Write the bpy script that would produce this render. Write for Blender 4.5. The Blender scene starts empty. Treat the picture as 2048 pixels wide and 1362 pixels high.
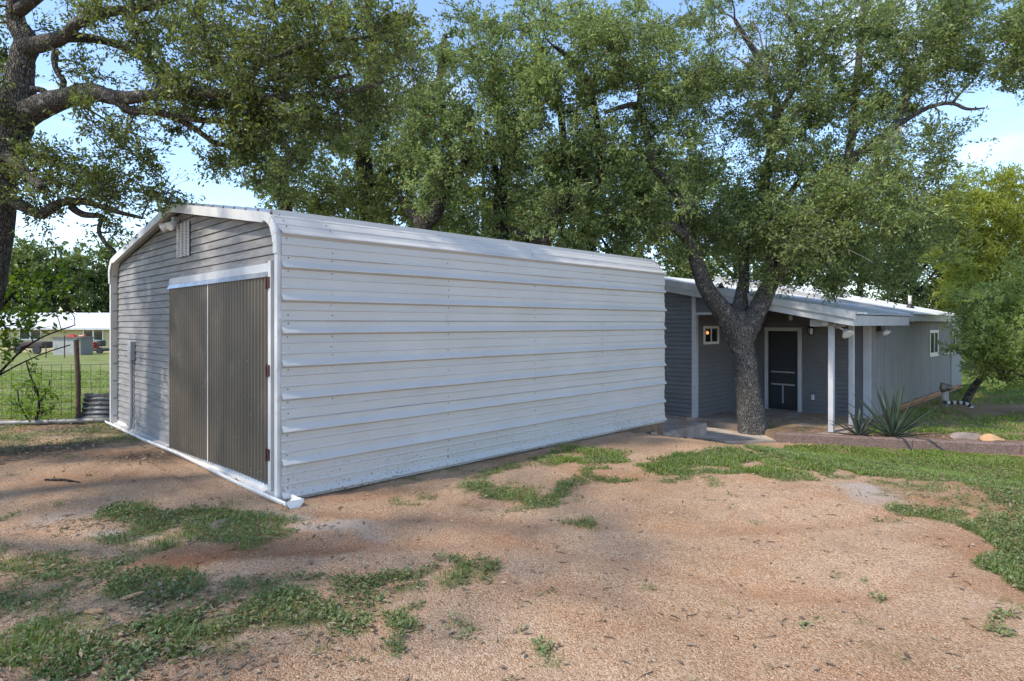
import bpy, math, random
import numpy as np
from mathutils import Vector, Matrix

random.seed(7)
rng = np.random.default_rng(7)
C = bpy.context.scene.collection
SC = bpy.context.scene
R2 = math.sqrt(2.0)
HC, FPX, CX, HY = 1.7, 1240.0, 1024.0, 647.0      # eye height, focal length / principal point of the 2048 px photograph

# ------------------------------------------------------------------ camera, sky, sun, exposure
cam_d = bpy.data.cameras.new('camera')
cam = bpy.data.objects.new('camera', cam_d); C.objects.link(cam)
cam.location = (0, 0, HC); cam.rotation_euler = (math.radians(90), 0, 0)
cam_d.sensor_width = 36; cam_d.lens = FPX / 2048 * 36
cam_d.shift_y = -(681 - HY) / 2048
cam_d.clip_start = 0.05; cam_d.clip_end = 2000
SC.camera = cam

SUN_EL = math.radians(50)
SUN_AZ = math.atan2(-0.83, -0.56)                  # direction to the sun, measured from +Y towards +X
world = bpy.data.worlds.new('World'); SC.world = world; world.use_nodes = True
wt = world.node_tree; wt.nodes.clear()
sky = wt.nodes.new('ShaderNodeTexSky'); sky.sky_type = 'NISHITA'; sky.sun_disc = False
sky.sun_elevation = SUN_EL; sky.sun_rotation = SUN_AZ % (2 * math.pi)
sky.air_density = 0.85; sky.dust_density = 0.25; sky.ozone_density = 1.6
tc = wt.nodes.new('ShaderNodeTexCoord')
mp = wt.nodes.new('ShaderNodeMapping'); mp.inputs['Scale'].default_value = (1, 1, 2.6)
nz = wt.nodes.new('ShaderNodeTexNoise'); nz.inputs['Scale'].default_value = 3.1; nz.inputs['Detail'].default_value = 7
nz.inputs['Roughness'].default_value = 0.55
cr = wt.nodes.new('ShaderNodeValToRGB'); cr.color_ramp.elements[0].position = 0.58; cr.color_ramp.elements[1].position = 0.84
mx = wt.nodes.new('ShaderNodeMix'); mx.data_type = 'RGBA'
mx.inputs['B'].default_value = (4.6, 4.9, 5.4, 1)
bg = wt.nodes.new('ShaderNodeBackground'); bg.inputs['Strength'].default_value = 0.135
ow = wt.nodes.new('ShaderNodeOutputWorld')
wt.links.new(tc.outputs['Generated'], mp.inputs['Vector']); wt.links.new(mp.outputs['Vector'], nz.inputs['Vector'])
wt.links.new(nz.outputs['Fac'], cr.inputs['Fac'])
wt.links.new(cr.outputs['Color'], mx.inputs['Factor']); wt.links.new(sky.outputs['Color'], mx.inputs['A'])
wt.links.new(mx.outputs['Result'], bg.inputs['Color']); wt.links.new(bg.outputs['Background'], ow.inputs['Surface'])

sun_d = bpy.data.lights.new('sun', 'SUN'); sun_d.energy = 1.7; sun_d.angle = math.radians(2.6); sun_d.color = (1.0, 0.93, 0.82)
sun = bpy.data.objects.new('sun', sun_d); C.objects.link(sun)
to_sun = Vector((math.sin(SUN_AZ) * math.cos(SUN_EL), math.cos(SUN_AZ) * math.cos(SUN_EL), math.sin(SUN_EL)))
sun.rotation_euler = to_sun.to_track_quat('Z', 'Y').to_euler()
sun.location = (-20, -8, 30)

SC.render.engine = 'CYCLES'
SC.cycles.use_denoising = True
SC.cycles.max_bounces = 7; SC.cycles.diffuse_bounces = 4; SC.cycles.transparent_max_bounces = 6
SC.cycles.sample_clamp_indirect = 6
SC.view_settings.view_transform = 'Standard'; SC.view_settings.look = 'None'
SC.view_settings.gamma = 1.0; SC.view_settings.use_curve_mapping = False
SC.view_settings.exposure = 1.46

# ------------------------------------------------------------------ helpers: coordinates
def W(u, v, z=0.0):
    """garage / house axes: u runs back-right along the long wall, v back-left along the gable front"""
    return ((u - v) / R2, (u + v) / R2, z)

def PX(px, py, d):
    """the point at distance d (along the view axis) seen at photo pixel px, py"""
    return ((px - CX) / FPX * d, d, HC - (py - HY) / FPX * d)

_NG = {}
def noise2(x, y, scale, seed=0):
    if seed not in _NG:
        _NG[seed] = np.random.default_rng(1000 + seed).random((256, 256))
    g = _NG[seed]
    x = np.asarray(x, float) * scale + 1000; y = np.asarray(y, float) * scale + 1000
    xi = np.floor(x).astype(int); yi = np.floor(y).astype(int)
    fx = x - xi; fy = y - yi
    fx = fx * fx * (3 - 2 * fx); fy = fy * fy * (3 - 2 * fy)
    a = g[xi % 256, yi % 256]; b = g[(xi + 1) % 256, yi % 256]
    c = g[xi % 256, (yi + 1) % 256]; d = g[(xi + 1) % 256, (yi + 1) % 256]
    return (a * (1 - fx) + b * fx) * (1 - fy) + (c * (1 - fx) + d * fx) * fy

def sstep(t):
    t = np.clip(t, 0, 1); return t * t * (3 - 2 * t)

def curb_y(x):
    return 12.03 + (x - 5.25) * (-1.03 / 3.85)

def gz(x, y):
    x = np.asarray(x, float); y = np.asarray(y, float)
    u = (x + y) / R2; v = (y - x) / R2
    right = sstep((x + 1.5) / 2.5)
    z = -0.62 * sstep((u - 7.6) / 4.4) * right
    bed = (x > 5.2) & (y > curb_y(x) + 0.06)
    z = np.where(bed, -0.50 - 0.006 * np.clip(y - 14, 0, 40), z)
    left = sstep((-2.0 - x) / 3.0)
    z = z - 0.0195 * np.clip(y - 11.5, 0, 120) * left
    # gentle unevenness of the yard, fading where buildings stand
    near = np.clip(1 - np.abs(y - 6) / 16, 0, 1)
    z = z + near * (0.05 * (noise2(x, y, 0.55, 1) - 0.5) + 0.03 * (noise2(x, y, 1.7, 2) - 0.5)) * np.where((u > 2.2) & (v > 5.2) & (u < 9.8) & (v < 12.5), 0.25, 1)
    return z

def GR(px, py):
    """where the ray through photo pixel px, py meets the ground"""
    d = 6.0
    for _ in range(60):
        x = (px - CX) / FPX * d
        zz = float(gz(x, d))
        dn = (HC - zz) * FPX / max(py - HY, 1.0)
        d = 0.5 * d + 0.5 * dn
    x = (px - CX) / FPX * d
    return (x, d, float(gz(x, d)))

# ------------------------------------------------------------------ helpers: meshes
class MB:
    """collects shapes, then links them as one mesh object"""
    def __init__(s): s.v = []; s.f = []
    def add(s, verts, faces):
        o = len(s.v); s.v.extend([tuple(p) for p in verts]); s.f.extend([tuple(i + o for i in f) for f in faces]); return s
    def hexa(s, p):      # 8 points: bottom ring 0-3, top ring 4-7
        return s.add(p, [(0, 3, 2, 1), (4, 5, 6, 7), (0, 1, 5, 4), (1, 2, 6, 5), (2, 3, 7, 6), (3, 0, 4, 7)])
    def box(s, x0, x1, y0, y1, z0, z1):
        return s.hexa([(x0, y0, z0), (x1, y0, z0), (x1, y1, z0), (x0, y1, z0), (x0, y0, z1), (x1, y0, z1), (x1, y1, z1), (x0, y1, z1)])
    def boxuv(s, u0, u1, v0, v1, z0, z1):
        return s.hexa([W(u0, v0, z0), W(u1, v0, z0), W(u1, v1, z0), W(u0, v1, z0), W(u0, v0, z1), W(u1, v0, z1), W(u1, v1, z1), W(u0, v1, z1)])
    def tube(s, pts, rad, k=8, cap=True):
        pts = np.array(pts, float); n = len(pts)
        if np.isscalar(rad): rad = [rad] * n
        vv, ff = tubes(pts[None], np.array(rad, float)[None], k)
        ff = [tuple(f) for f in ff.tolist()]
        if cap:
            ff.append(tuple(range(k - 1, -1, -1))); ff.append(tuple((n - 1) * k + i for i in range(k)))
        return s.add(vv.tolist(), ff)
    def lathe(s, prof, org, axis=(0, 0, 1), k=14):
        ax = Vector(axis).normalized(); q = Vector((0, 0, 1)).rotation_difference(ax)
        vv = []; ff = []
        for r, h in prof:
            for i in range(k):
                a = 2 * math.pi * i / k
                p = q @ Vector((r * math.cos(a), r * math.sin(a), h)); vv.append((p[0] + org[0], p[1] + org[1], p[2] + org[2]))
        for j in range(len(prof) - 1):
            for i in range(k):
                i2 = (i + 1) % k; ff.append((j * k + i, j * k + i2, (j + 1) * k + i2, (j + 1) * k + i))
        ff.append(tuple(range(k - 1, -1, -1))); ff.append(tuple((len(prof) - 1) * k + i for i in range(k)))
        return s.add(vv, ff)
    def build(s, name, mat, parent=None, smooth=False, bevel=0):
        me = bpy.data.meshes.new(name); me.from_pydata(s.v, [], s.f); me.update()
        if smooth: me.polygons.foreach_set('use_smooth', [True] * len(me.polygons))
        return link(name, me, mat, parent, bevel)

def link(name, me, mat, parent=None, bevel=0):
    o = bpy.data.objects.new(name, me); C.objects.link(o)
    if mat is not None and len(me.materials) == 0: me.materials.append(mat)
    if parent is not None:
        o.parent = parent; o.matrix_parent_inverse = parent_inv(parent)
    if bevel:
        m = o.modifiers.new('bevel', 'BEVEL'); m.width = bevel; m.segments = 2; m.limit_method = 'ANGLE'
    return o

def world_of(p):
    m = Matrix.LocRotScale(p.location, p.rotation_euler, p.scale)
    return m if p.parent is None else world_of(p.parent) @ p.matrix_parent_inverse @ m

def parent_inv(p): return world_of(p).inverted()

def np_mesh(name, verts, faces, mat, parent=None, attrs=None, smooth=False):
    verts = np.ascontiguousarray(verts, np.float32); faces = np.ascontiguousarray(faces, np.int32)
    k = faces.shape[1]; me = bpy.data.meshes.new(name)
    me.vertices.add(len(verts)); me.vertices.foreach_set('co', verts.ravel())
    me.loops.add(faces.size); me.loops.foreach_set('vertex_index', faces.ravel())
    me.polygons.add(len(faces)); me.polygons.foreach_set('loop_start', np.arange(0, faces.size, k, dtype=np.int32))
    me.polygons.foreach_set('use_smooth', np.full(len(faces), smooth))
    for an, arr in (attrs or {}).items():
        a = me.attributes.new(an, 'FLOAT', 'POINT'); a.data.foreach_set('value', np.ascontiguousarray(arr, np.float32))
    me.update(calc_edges=True)
    return link(name, me, mat, parent)

def tubes(P, Rr, k):
    """P (n,m,3) paths, Rr (n,m) radii -> verts, quads"""
    P = np.asarray(P, float); n, m, _ = P.shape
    T = np.gradient(P, axis=1); T /= np.linalg.norm(T, axis=2, keepdims=True) + 1e-9
    mean = P[:, -1] - P[:, 0]
    ref = np.where((np.abs(mean[:, 2:3]) > 0.75 * np.linalg.norm(mean, axis=1, keepdims=True)), np.array([[1.0, 0.13, 0]]), np.array([[0, 0.1, 1.0]]))
    A = np.cross(T, ref[:, None, :]); A /= np.linalg.norm(A, axis=2, keepdims=True) + 1e-9
    B = np.cross(T, A)
    ang = np.arange(k) * 2 * np.pi / k
    V = P[:, :, None, :] + Rr[:, :, None, None] * (np.cos(ang)[None, None, :, None] * A[:, :, None, :] + np.sin(ang)[None, None, :, None] * B[:, :, None, :])
    idx = np.arange(n * m * k).reshape(n, m, k)
    a = idx[:, :-1, :]; b = idx[:, 1:, :]
    F = np.stack([a, np.roll(a, -1, 2), np.roll(b, -1, 2), b], -1).reshape(-1, 4)
    return V.reshape(-1, 3), F

def tag(o, label=None, cat=None, group=None, kind=None):
    if label: o['label'] = label
    if cat: o['category'] = cat
    if group: o['group'] = group
    if kind: o['kind'] = kind
    return o

def empty(name, loc, label, cat, group=None):
    o = bpy.data.objects.new(name, None); C.objects.link(o); o.location = loc; o.empty_display_size = 0.2
    return tag(o, label, cat, group)

# ------------------------------------------------------------------ helpers: materials
def nodes_of(m): return m.node_tree.nodes, m.node_tree.links

def mat(name, col, rough=0.7, metal=0.0, var=0.12, vscale=6.0, bump=0.0, bscale=40.0, stretch=(1, 1, 1), dirt=None, dscale=2.0, dlo=0.55, dhi=0.75, spec=0.5, coord='Object', bdist=0.02):
    """painted / weathered surface: base colour with noise variation, an optional stain colour and fine relief"""
    m = bpy.data.materials.new(name); m.use_nodes = True; N, L = nodes_of(m)
    b = N['Principled BSDF']; b.inputs['Roughness'].default_value = rough; b.inputs['Metallic'].default_value = metal
    b.inputs['Specular IOR Level'].default_value = spec
    t = N.new('ShaderNodeTexCoord'); mpn = N.new('ShaderNodeMapping'); mpn.inputs['Scale'].default_value = stretch
    L.new(t.outputs[coord], mpn.inputs['Vector'])
    n1 = N.new('ShaderNodeTexNoise'); n1.inputs['Scale'].default_value = vscale; n1.inputs['Detail'].default_value = 6
    L.new(mpn.outputs['Vector'], n1.inputs['Vector'])
    r = N.new('ShaderNodeValToRGB')
    r.color_ramp.elements[0].position = 0.3; r.color_ramp.elements[1].position = 0.7
    r.color_ramp.elements[0].color = (*[max(0, c * (1 - var)) for c in col], 1); r.color_ramp.elements[1].color = (*[min(1, c * (1 + var)) for c in col], 1)
    L.new(n1.outputs['Fac'], r.inputs['Fac']); out = r.outputs['Color']
    if dirt is not None:
        n2 = N.new('ShaderNodeTexNoise'); n2.inputs['Scale'].default_value = dscale; n2.inputs['Detail'].default_value = 9; n2.inputs['Roughness'].default_value = 0.65
        L.new(mpn.outputs['Vector'], n2.inputs['Vector'])
        r2 = N.new('ShaderNodeValToRGB'); r2.color_ramp.elements[0].position = dlo; r2.color_ramp.elements[1].position = dhi
        L.new(n2.outputs['Fac'], r2.inputs['Fac'])
        mixn = N.new('ShaderNodeMix'); mixn.data_type = 'RGBA'; L.new(r2.outputs['Color'], mixn.inputs['Factor'])
        L.new(out, mixn.inputs['A']); mixn.inputs['B'].default_value = (*dirt, 1); out = mixn.outputs['Result']
    L.new(out, b.inputs['Base Color'])
    if bump:
        n3 = N.new('ShaderNodeTexNoise'); n3.inputs['Scale'].default_value = bscale; n3.inputs['Detail'].default_value = 5
        L.new(mpn.outputs['Vector'], n3.inputs['Vector'])
        bn = N.new('ShaderNodeBump'); bn.inputs['Strength'].default_value = bump; bn.inputs['Distance'].default_value = bdist
        L.new(n3.outputs['Fac'], bn.inputs['Height']); L.new(bn.outputs['Normal'], b.inputs['Normal'])
    return m

def leaf_mat(name, dark, light, transl=0.35, rough=0.45, brown=None):
    m = bpy.data.materials.new(name); m.use_nodes = True; N, L = nodes_of(m); N.remove(N['Principled BSDF'])
    o = N['Material Output']
    at = N.new('ShaderNodeAttribute'); at.attribute_name = 'tint'
    r = N.new('ShaderNodeValToRGB'); e = r.color_ramp.elements
    e[0].position = 0.0; e[0].color = (*dark, 1); e[1].position = 0.9; e[1].color = (*light, 1)
    if brown: x = e.new(0.97); x.color = (*brown, 1)
    L.new(at.outputs['Fac'], r.inputs['Fac'])
    p = N.new('ShaderNodeBsdfPrincipled'); p.inputs['Roughness'].default_value = rough; p.inputs['Specular IOR Level'].default_value = 0.45
    L.new(r.outputs['Color'], p.inputs['Base Color'])
    tr = N.new('ShaderNodeBsdfTranslucent')
    hs = N.new('ShaderNodeHueSaturation'); hs.inputs['Hue'].default_value = 0.485; hs.inputs['Saturation'].default_value = 1.15; hs.inputs['Value'].default_value = 1.5
    L.new(r.outputs['Color'], hs.inputs['Color']); L.new(hs.outputs['Color'], tr.inputs['Color'])
    ms = N.new('ShaderNodeMixShader'); ms.inputs['Fac'].default_value = transl
    L.new(p.outputs['BSDF'], ms.inputs[1]); L.new(tr.outputs['BSDF'], ms.inputs[2]); L.new(ms.outputs['Shader'], o.inputs['Surface'])
    return m

def bark_mat(name, c0, c1, lichen, scale=1.0, lich=0.62):
    m = bpy.data.materials.new(name); m.use_nodes = True; N, L = nodes_of(m); b = N['Principled BSDF']
    b.inputs['Roughness'].default_value = 0.95; b.inputs['Specular IOR Level'].default_value = 0.15
    t = N.new('ShaderNodeTexCoord'); mpn = N.new('ShaderNodeMapping'); mpn.inputs['Scale'].default_value = (1, 1, 0.33)
    L.new(t.outputs['Object'], mpn.inputs['Vector'])
    nd = N.new('ShaderNodeTexNoise'); nd.inputs['Scale'].default_value = 9 * scale; nd.inputs['Detail'].default_value = 4
    L.new(mpn.outputs['Vector'], nd.inputs['Vector'])
    va = N.new('ShaderNodeVectorMath'); va.operation = 'MULTIPLY_ADD'; va.inputs[1].default_value = (0.09 / scale,) * 3
    L.new(nd.outputs['Color'], va.inputs[0]); L.new(mpn.outputs['Vector'], va.inputs[2])
    vo = N.new('ShaderNodeTexVoronoi'); vo.feature = 'DISTANCE_TO_EDGE'; vo.inputs['Scale'].default_value = 26 * scale
    L.new(va.outputs['Vector'], vo.inputs['Vector'])
    r = N.new('ShaderNodeValToRGB'); r.color_ramp.elements[0].position = 0.02; r.color_ramp.elements[1].position = 0.25
    r.color_ramp.elements[0].color = (*c0, 1); r.color_ramp.elements[1].color = (*c1, 1)
    L.new(vo.outputs['Distance'], r.inputs['Fac'])
    n2 = N.new('ShaderNodeTexNoise'); n2.inputs['Scale'].default_value = 5 * scale; n2.inputs['Detail'].default_value = 8; n2.inputs['Roughness'].default_value = 0.7
    L.new(t.outputs['Object'], n2.inputs['Vector'])
    r2 = N.new('ShaderNodeValToRGB'); r2.color_ramp.elements[0].position = lich - 0.06; r2.color_ramp.elements[1].position = lich + 0.06
    L.new(n2.outputs['Fac'], r2.inputs['Fac'])
    mi = N.new('ShaderNodeMix'); mi.data_type = 'RGBA'; L.new(r2.outputs['Color'], mi.inputs['Factor']); L.new(r.outputs['Color'], mi.inputs['A']); mi.inputs['B'].default_value = (*lichen, 1)
    L.new(mi.outputs['Result'], b.inputs['Base Color'])
    bn = N.new('ShaderNodeBump'); bn.inputs['Strength'].default_value = 1.0; bn.inputs['Distance'].default_value = 0.03
    cl = N.new('ShaderNodeMath'); cl.operation = 'MINIMUM'; cl.inputs[1].default_value = 0.3; L.new(vo.outputs['Distance'], cl.inputs[0])
    L.new(cl.outputs['Value'], bn.inputs['Height']); L.new(bn.outputs['Normal'], b.inputs['Normal'])
    return m

def sheet_metal(name, col, rough, metal, splash=True):
    """painted roll-formed sheet: faint blotches, specks of dirt, more of them low on the wall"""
    m = bpy.data.materials.new(name); m.use_nodes = True; N, L = nodes_of(m); b = N['Principled BSDF']
    b.inputs['Roughness'].default_value = rough; b.inputs['Metallic'].default_value = metal
    t = N.new('ShaderNodeTexCoord')
    n1 = N.new('ShaderNodeTexNoise'); n1.inputs['Scale'].default_value = 1.7; n1.inputs['Detail'].default_value = 6; L.new(t.outputs['Object'], n1.inputs['Vector'])
    r = N.new('ShaderNodeValToRGB'); r.color_ramp.elements[0].position = 0.3; r.color_ramp.elements[1].position = 0.75
    r.color_ramp.elements[0].color = (*[c * 0.9 for c in col], 1); r.color_ramp.elements[1].color = (*col, 1)
    L.new(n1.outputs['Fac'], r.inputs['Fac']); out = r.outputs['Color']
    if splash:
        n2 = N.new('ShaderNodeTexNoise'); n2.inputs['Scale'].default_value = 34; n2.inputs['Detail'].default_value = 7; n2.inputs['Roughness'].default_value = 0.75; L.new(t.outputs['Object'], n2.inputs['Vector'])
        n4 = N.new('ShaderNodeTexNoise'); n4.inputs['Scale'].default_value = 2.3; n4.inputs['Detail'].default_value = 3; L.new(t.outputs['Object'], n4.inputs['Vector'])
        sx = N.new('ShaderNodeSeparateXYZ'); L.new(t.outputs['Object'], sx.inputs[0])
        mr = N.new('ShaderNodeMapRange'); mr.inputs['From Min'].default_value = 0.02; mr.inputs['From Max'].default_value = 0.55; mr.inputs['To Min'].default_value = 0.19; mr.inputs['To Max'].default_value = 0.0
        L.new(sx.outputs['Z'], mr.inputs['Value'])
        a1 = N.new('ShaderNodeMath'); a1.operation = 'MULTIPLY'; L.new(mr.outputs['Result'], a1.inputs[0]); L.new(n4.outputs['Fac'], a1.inputs[1])
        a2 = N.new('ShaderNodeMath'); a2.operation = 'ADD'; L.new(a1.outputs['Value'], a2.inputs[0]); L.new(n2.outputs['Fac'], a2.inputs[1])
        r2 = N.new('ShaderNodeValToRGB'); r2.color_ramp.elements[0].position = 0.635; r2.color_ramp.elements[1].position = 0.70
        L.new(a2.outputs['Value'], r2.inputs['Fac'])
        mi = N.new('ShaderNodeMix'); mi.data_type = 'RGBA'; L.new(r2.outputs['Color'], mi.inputs['Factor']); L.new(out, mi.inputs['A']); mi.inputs['B'].default_value = (0.13, 0.11, 0.09, 1)
        out = mi.outputs['Result']
    L.new(out, b.inputs['Base Color'])
    n3 = N.new('ShaderNodeTexNoise'); n3.inputs['Scale'].default_value = 4.0; n3.inputs['Detail'].default_value = 2; L.new(t.outputs['Object'], n3.inputs['Vector'])
    bn = N.new('ShaderNodeBump'); bn.inputs['Strength'].default_value = 0.12; bn.inputs['Distance'].default_value = 0.03
    L.new(n3.outputs['Fac'], bn.inputs['Height']); L.new(bn.outputs['Normal'], b.inputs['Normal'])
    return m

def glass(name, col=(0.02, 0.025, 0.03), rough=0.05):
    m = bpy.data.materials.new(name); m.use_nodes = True; N, L = nodes_of(m); b = N['Principled BSDF']
    b.inputs['Base Color'].default_value = (*col, 1); b.inputs['Roughness'].default_value = rough; b.inputs['Specular IOR Level'].default_value = 0.9
    return m

M = {}
M['sheet'] = sheet_metal('white_ribbed_steel', (0.55, 0.52, 0.482), 0.42, 0.0)
M['roof_sheet'] = sheet_metal('galvanised_roof_steel', (0.56, 0.575, 0.59), 0.4, 0.2, splash=False)
M['trim'] = mat('white_trim', (0.63, 0.605, 0.575), 0.5, var=0.1, vscale=3, dirt=(0.36, 0.32, 0.26), dscale=9, dlo=0.6, dhi=0.8)
M['siding'] = mat('weathered_grey_boards', (0.245, 0.23, 0.22), 0.75, var=0.25, vscale=3.0, bump=0.35, bscale=18, stretch=(1, 1, 5), dirt=(0.31, 0.30, 0.29), dscale=2.5, dlo=0.52, dhi=0.72)
M['door_sheet'] = mat('brown_grey_corrugated_steel', (0.125, 0.10, 0.072), 0.5, metal=0.2, var=0.12, vscale=1.2, dirt=(0.19, 0.165, 0.13), dscale=1.6, dlo=0.55, dhi=0.8)
M['galv'] = mat('galvanised_flashing', (0.50, 0.52, 0.53), 0.35, metal=0.75, var=0.2, vscale=12)
M['rust'] = mat('rusty_iron', (0.085, 0.035, 0.025), 0.85, var=0.5, vscale=40, dirt=(0.05, 0.03, 0.025), dscale=20)
M['pvc'] = mat('white_plastic_channel', (0.80, 0.78, 0.74), 0.45, var=0.08, vscale=5, dirt=(0.45, 0.34, 0.24), dscale=6, dlo=0.55, dhi=0.8)
M['screw'] = mat('dark_screw', (0.13, 0.13, 0.13), 0.5, metal=0.5)
M['concrete'] = mat('stained_concrete', (0.36, 0.29, 0.235), 0.9, var=0.22, vscale=4, bump=0.3, bscale=60, dirt=(0.27, 0.16, 0.10), dscale=1.8, dlo=0.45, dhi=0.7)
M['apron'] = mat('pale_worn_concrete', (0.42, 0.345, 0.27), 0.9, var=0.25, vscale=3, bump=0.4, bscale=50, dirt=(0.34, 0.21, 0.13), dscale=1.4, dlo=0.5, dhi=0.72)
M['curb'] = mat('brown_aggregate_concrete', (0.20, 0.135, 0.11), 0.95, var=0.35, vscale=30, bump=0.7, bscale=70, dirt=(0.13, 0.075, 0.06), dscale=3)
M['foundation'] = mat('muddy_foundation', (0.20, 0.13, 0.085), 0.95, var=0.3, vscale=8, bump=0.4, bscale=40)
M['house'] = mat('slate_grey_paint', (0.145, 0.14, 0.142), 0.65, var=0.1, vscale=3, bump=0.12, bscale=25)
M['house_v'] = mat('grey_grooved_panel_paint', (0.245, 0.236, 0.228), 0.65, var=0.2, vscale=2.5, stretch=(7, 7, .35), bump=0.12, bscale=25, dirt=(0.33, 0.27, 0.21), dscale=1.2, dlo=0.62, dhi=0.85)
M['house_trim'] = mat('pale_grey_trim_paint', (0.50, 0.50, 0.51), 0.6, var=0.1, vscale=4, dirt=(0.36, 0.33, 0.30), dscale=7, dlo=0.6, dhi=0.85)
M['fascia'] = mat('pale_blue_grey_fascia_paint', (0.44, 0.44, 0.435), 0.55, var=0.08, vscale=3)
M['window_frame'] = mat('white_window_frame', (0.72, 0.71, 0.68), 0.45, var=0.05)
M['glass'] = glass('dark_window_glass')
M['soffit'] = mat('grey_soffit', (0.16, 0.165, 0.18), 0.8)
M['dark'] = mat('black_metal', (0.022, 0.022, 0.024), 0.5)
M['screen'] = mat('dark_insect_screen', (0.032, 0.033, 0.036), 0.8, var=0.3, vscale=30)
M['plastic'] = mat('white_plastic', (0.75, 0.74, 0.71), 0.4, var=0.04)
M['grey'] = mat('grey_painted_metal', (0.32, 0.32, 0.33), 0.55, var=0.12)
M['orange_wood'] = mat('orange_stained_board', (0.40, 0.17, 0.065), 0.7, var=0.25, vscale=6, stretch=(1, 1, 6))
M['pipe'] = mat('weathered_steel_pipe', (0.24, 0.23, 0.21), 0.6, metal=0.4, var=0.25, vscale=9, dirt=(0.13, 0.09, 0.06), dscale=5)
M['post_rust'] = mat('rust_brown_post', (0.105, 0.066, 0.05), 0.9, var=0.3, vscale=15)
M['wire'] = mat('rusted_fence_wire', (0.14, 0.115, 0.10), 0.7, metal=0.4)
M['old_tin'] = mat('dark_weathered_tin', (0.11, 0.12, 0.125), 0.6, metal=0.4, var=0.4, vscale=7, dirt=(0.05, 0.04, 0.035), dscale=5)
M['yellow'] = mat('pale_yellow_siding', (0.55, 0.45, 0.24), 0.7, var=0.06)
M['white_roof'] = mat('white_metal_roof', (0.74, 0.74, 0.75), 0.45, var=0.04)
M['red'] = mat('red_paint', (0.55, 0.05, 0.03), 0.4)
M['rock_grey'] = mat('grey_brown_rock', (0.27, 0.21, 0.18), 0.9, var=0.3, vscale=6, bump=0.5, bscale=20)
M['rock_orange'] = mat('orange_sandstone', (0.50, 0.29, 0.15), 0.9, var=0.25, vscale=6, bump=0.5, bscale=20)
M['agave'] = mat('dusky_green_agave', (0.06, 0.09, 0.058), 0.5, var=0.3, vscale=5, stretch=(1, 1, 0.4))
M['agave_dark'] = mat('grey_green_agave', (0.06, 0.08, 0.065), 0.5, var=0.3, vscale=5)
M['bark'] = bark_mat('oak_bark', (0.032, 0.029, 0.026), (0.185, 0.165, 0.148), (0.33, 0.33, 0.30), 1.6, 0.62)
M['bark_dark'] = bark_mat('dark_mossy_bark', (0.018, 0.016, 0.013), (0.075, 0.065, 0.055), (0.16, 0.17, 0.12), 1.0, 0.66)
M['leaf_oak'] = leaf_mat('live_oak_leaf', (0.055, 0.086, 0.022), (0.255, 0.305, 0.092), 0.45, 0.4, brown=(0.2, 0.13, 0.05))
M['leaf_oak2'] = leaf_mat('mid_green_oak_leaf', (0.062, 0.098, 0.028), (0.31, 0.385, 0.135), 0.45, 0.38, brown=(0.24, 0.12, 0.05))
M['leaf_cedar'] = leaf_mat('yellow_green_cedar_leaf', (0.14, 0.18, 0.03), (0.40, 0.45, 0.09), 0.45, 0.6)
M['leaf_shrub'] = leaf_mat('pale_green_shrub_leaf', (0.14, 0.20, 0.05), (0.42, 0.50, 0.16), 0.5, 0.4)
M['leaf_bright'] = leaf_mat('bright_green_leaf', (0.06, 0.12, 0.015), (0.16, 0.26, 0.035), 0.5, 0.4)
M['leaf_far'] = leaf_mat('far_tree_leaf', (0.06, 0.092, 0.03), (0.21, 0.26, 0.08), 0.42, 0.5)
M['weed'] = leaf_mat('low_weed_leaf', (0.06, 0.10, 0.03), (0.24, 0.30, 0.11), 0.25, 0.5, brown=(0.26, 0.19, 0.09))
M['grass'] = leaf_mat('grass_blade', (0.075, 0.13, 0.02), (0.22, 0.32, 0.06), 0.35, 0.5, brown=(0.30, 0.24, 0.12))
M['deadleaf'] = leaf_mat('dry_leaf', (0.13, 0.085, 0.05), (0.40, 0.31, 0.21), 0.1, 0.7)
M['stone'] = leaf_mat('gravel_stone', (0.325, 0.20, 0.12), (0.575, 0.435, 0.31), 0.0, 0.9)

# ------------------------------------------------------------------ ground: masks for what grows and lies where
def in_poly(x, y, poly):
    x = np.asarray(x); y = np.asarray(y); ins = np.zeros(x.shape, bool); n = len(poly)
    for i in range(n):
        x0, y0 = poly[i]; x1, y1 = poly[(i + 1) % n]
        c = ((y0 > y) != (y1 > y)) & (x < (x1 - x0) * (y - y0) / (y1 - y0 + 1e-12) + x0)
        ins ^= c
    return ins

LAWN = [GR(*p)[:2] for p in [(1500, 900), (1575, 892), (1800, 897), (2048, 909), (2400, 925), (2900, 1300), (2120, 1250), (2010, 1190), (1950, 1120), (1930, 1050), (1985, 995), (1900, 968), (1760, 958), (1640, 950), (1540, 940), (1470, 920)]]
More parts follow.
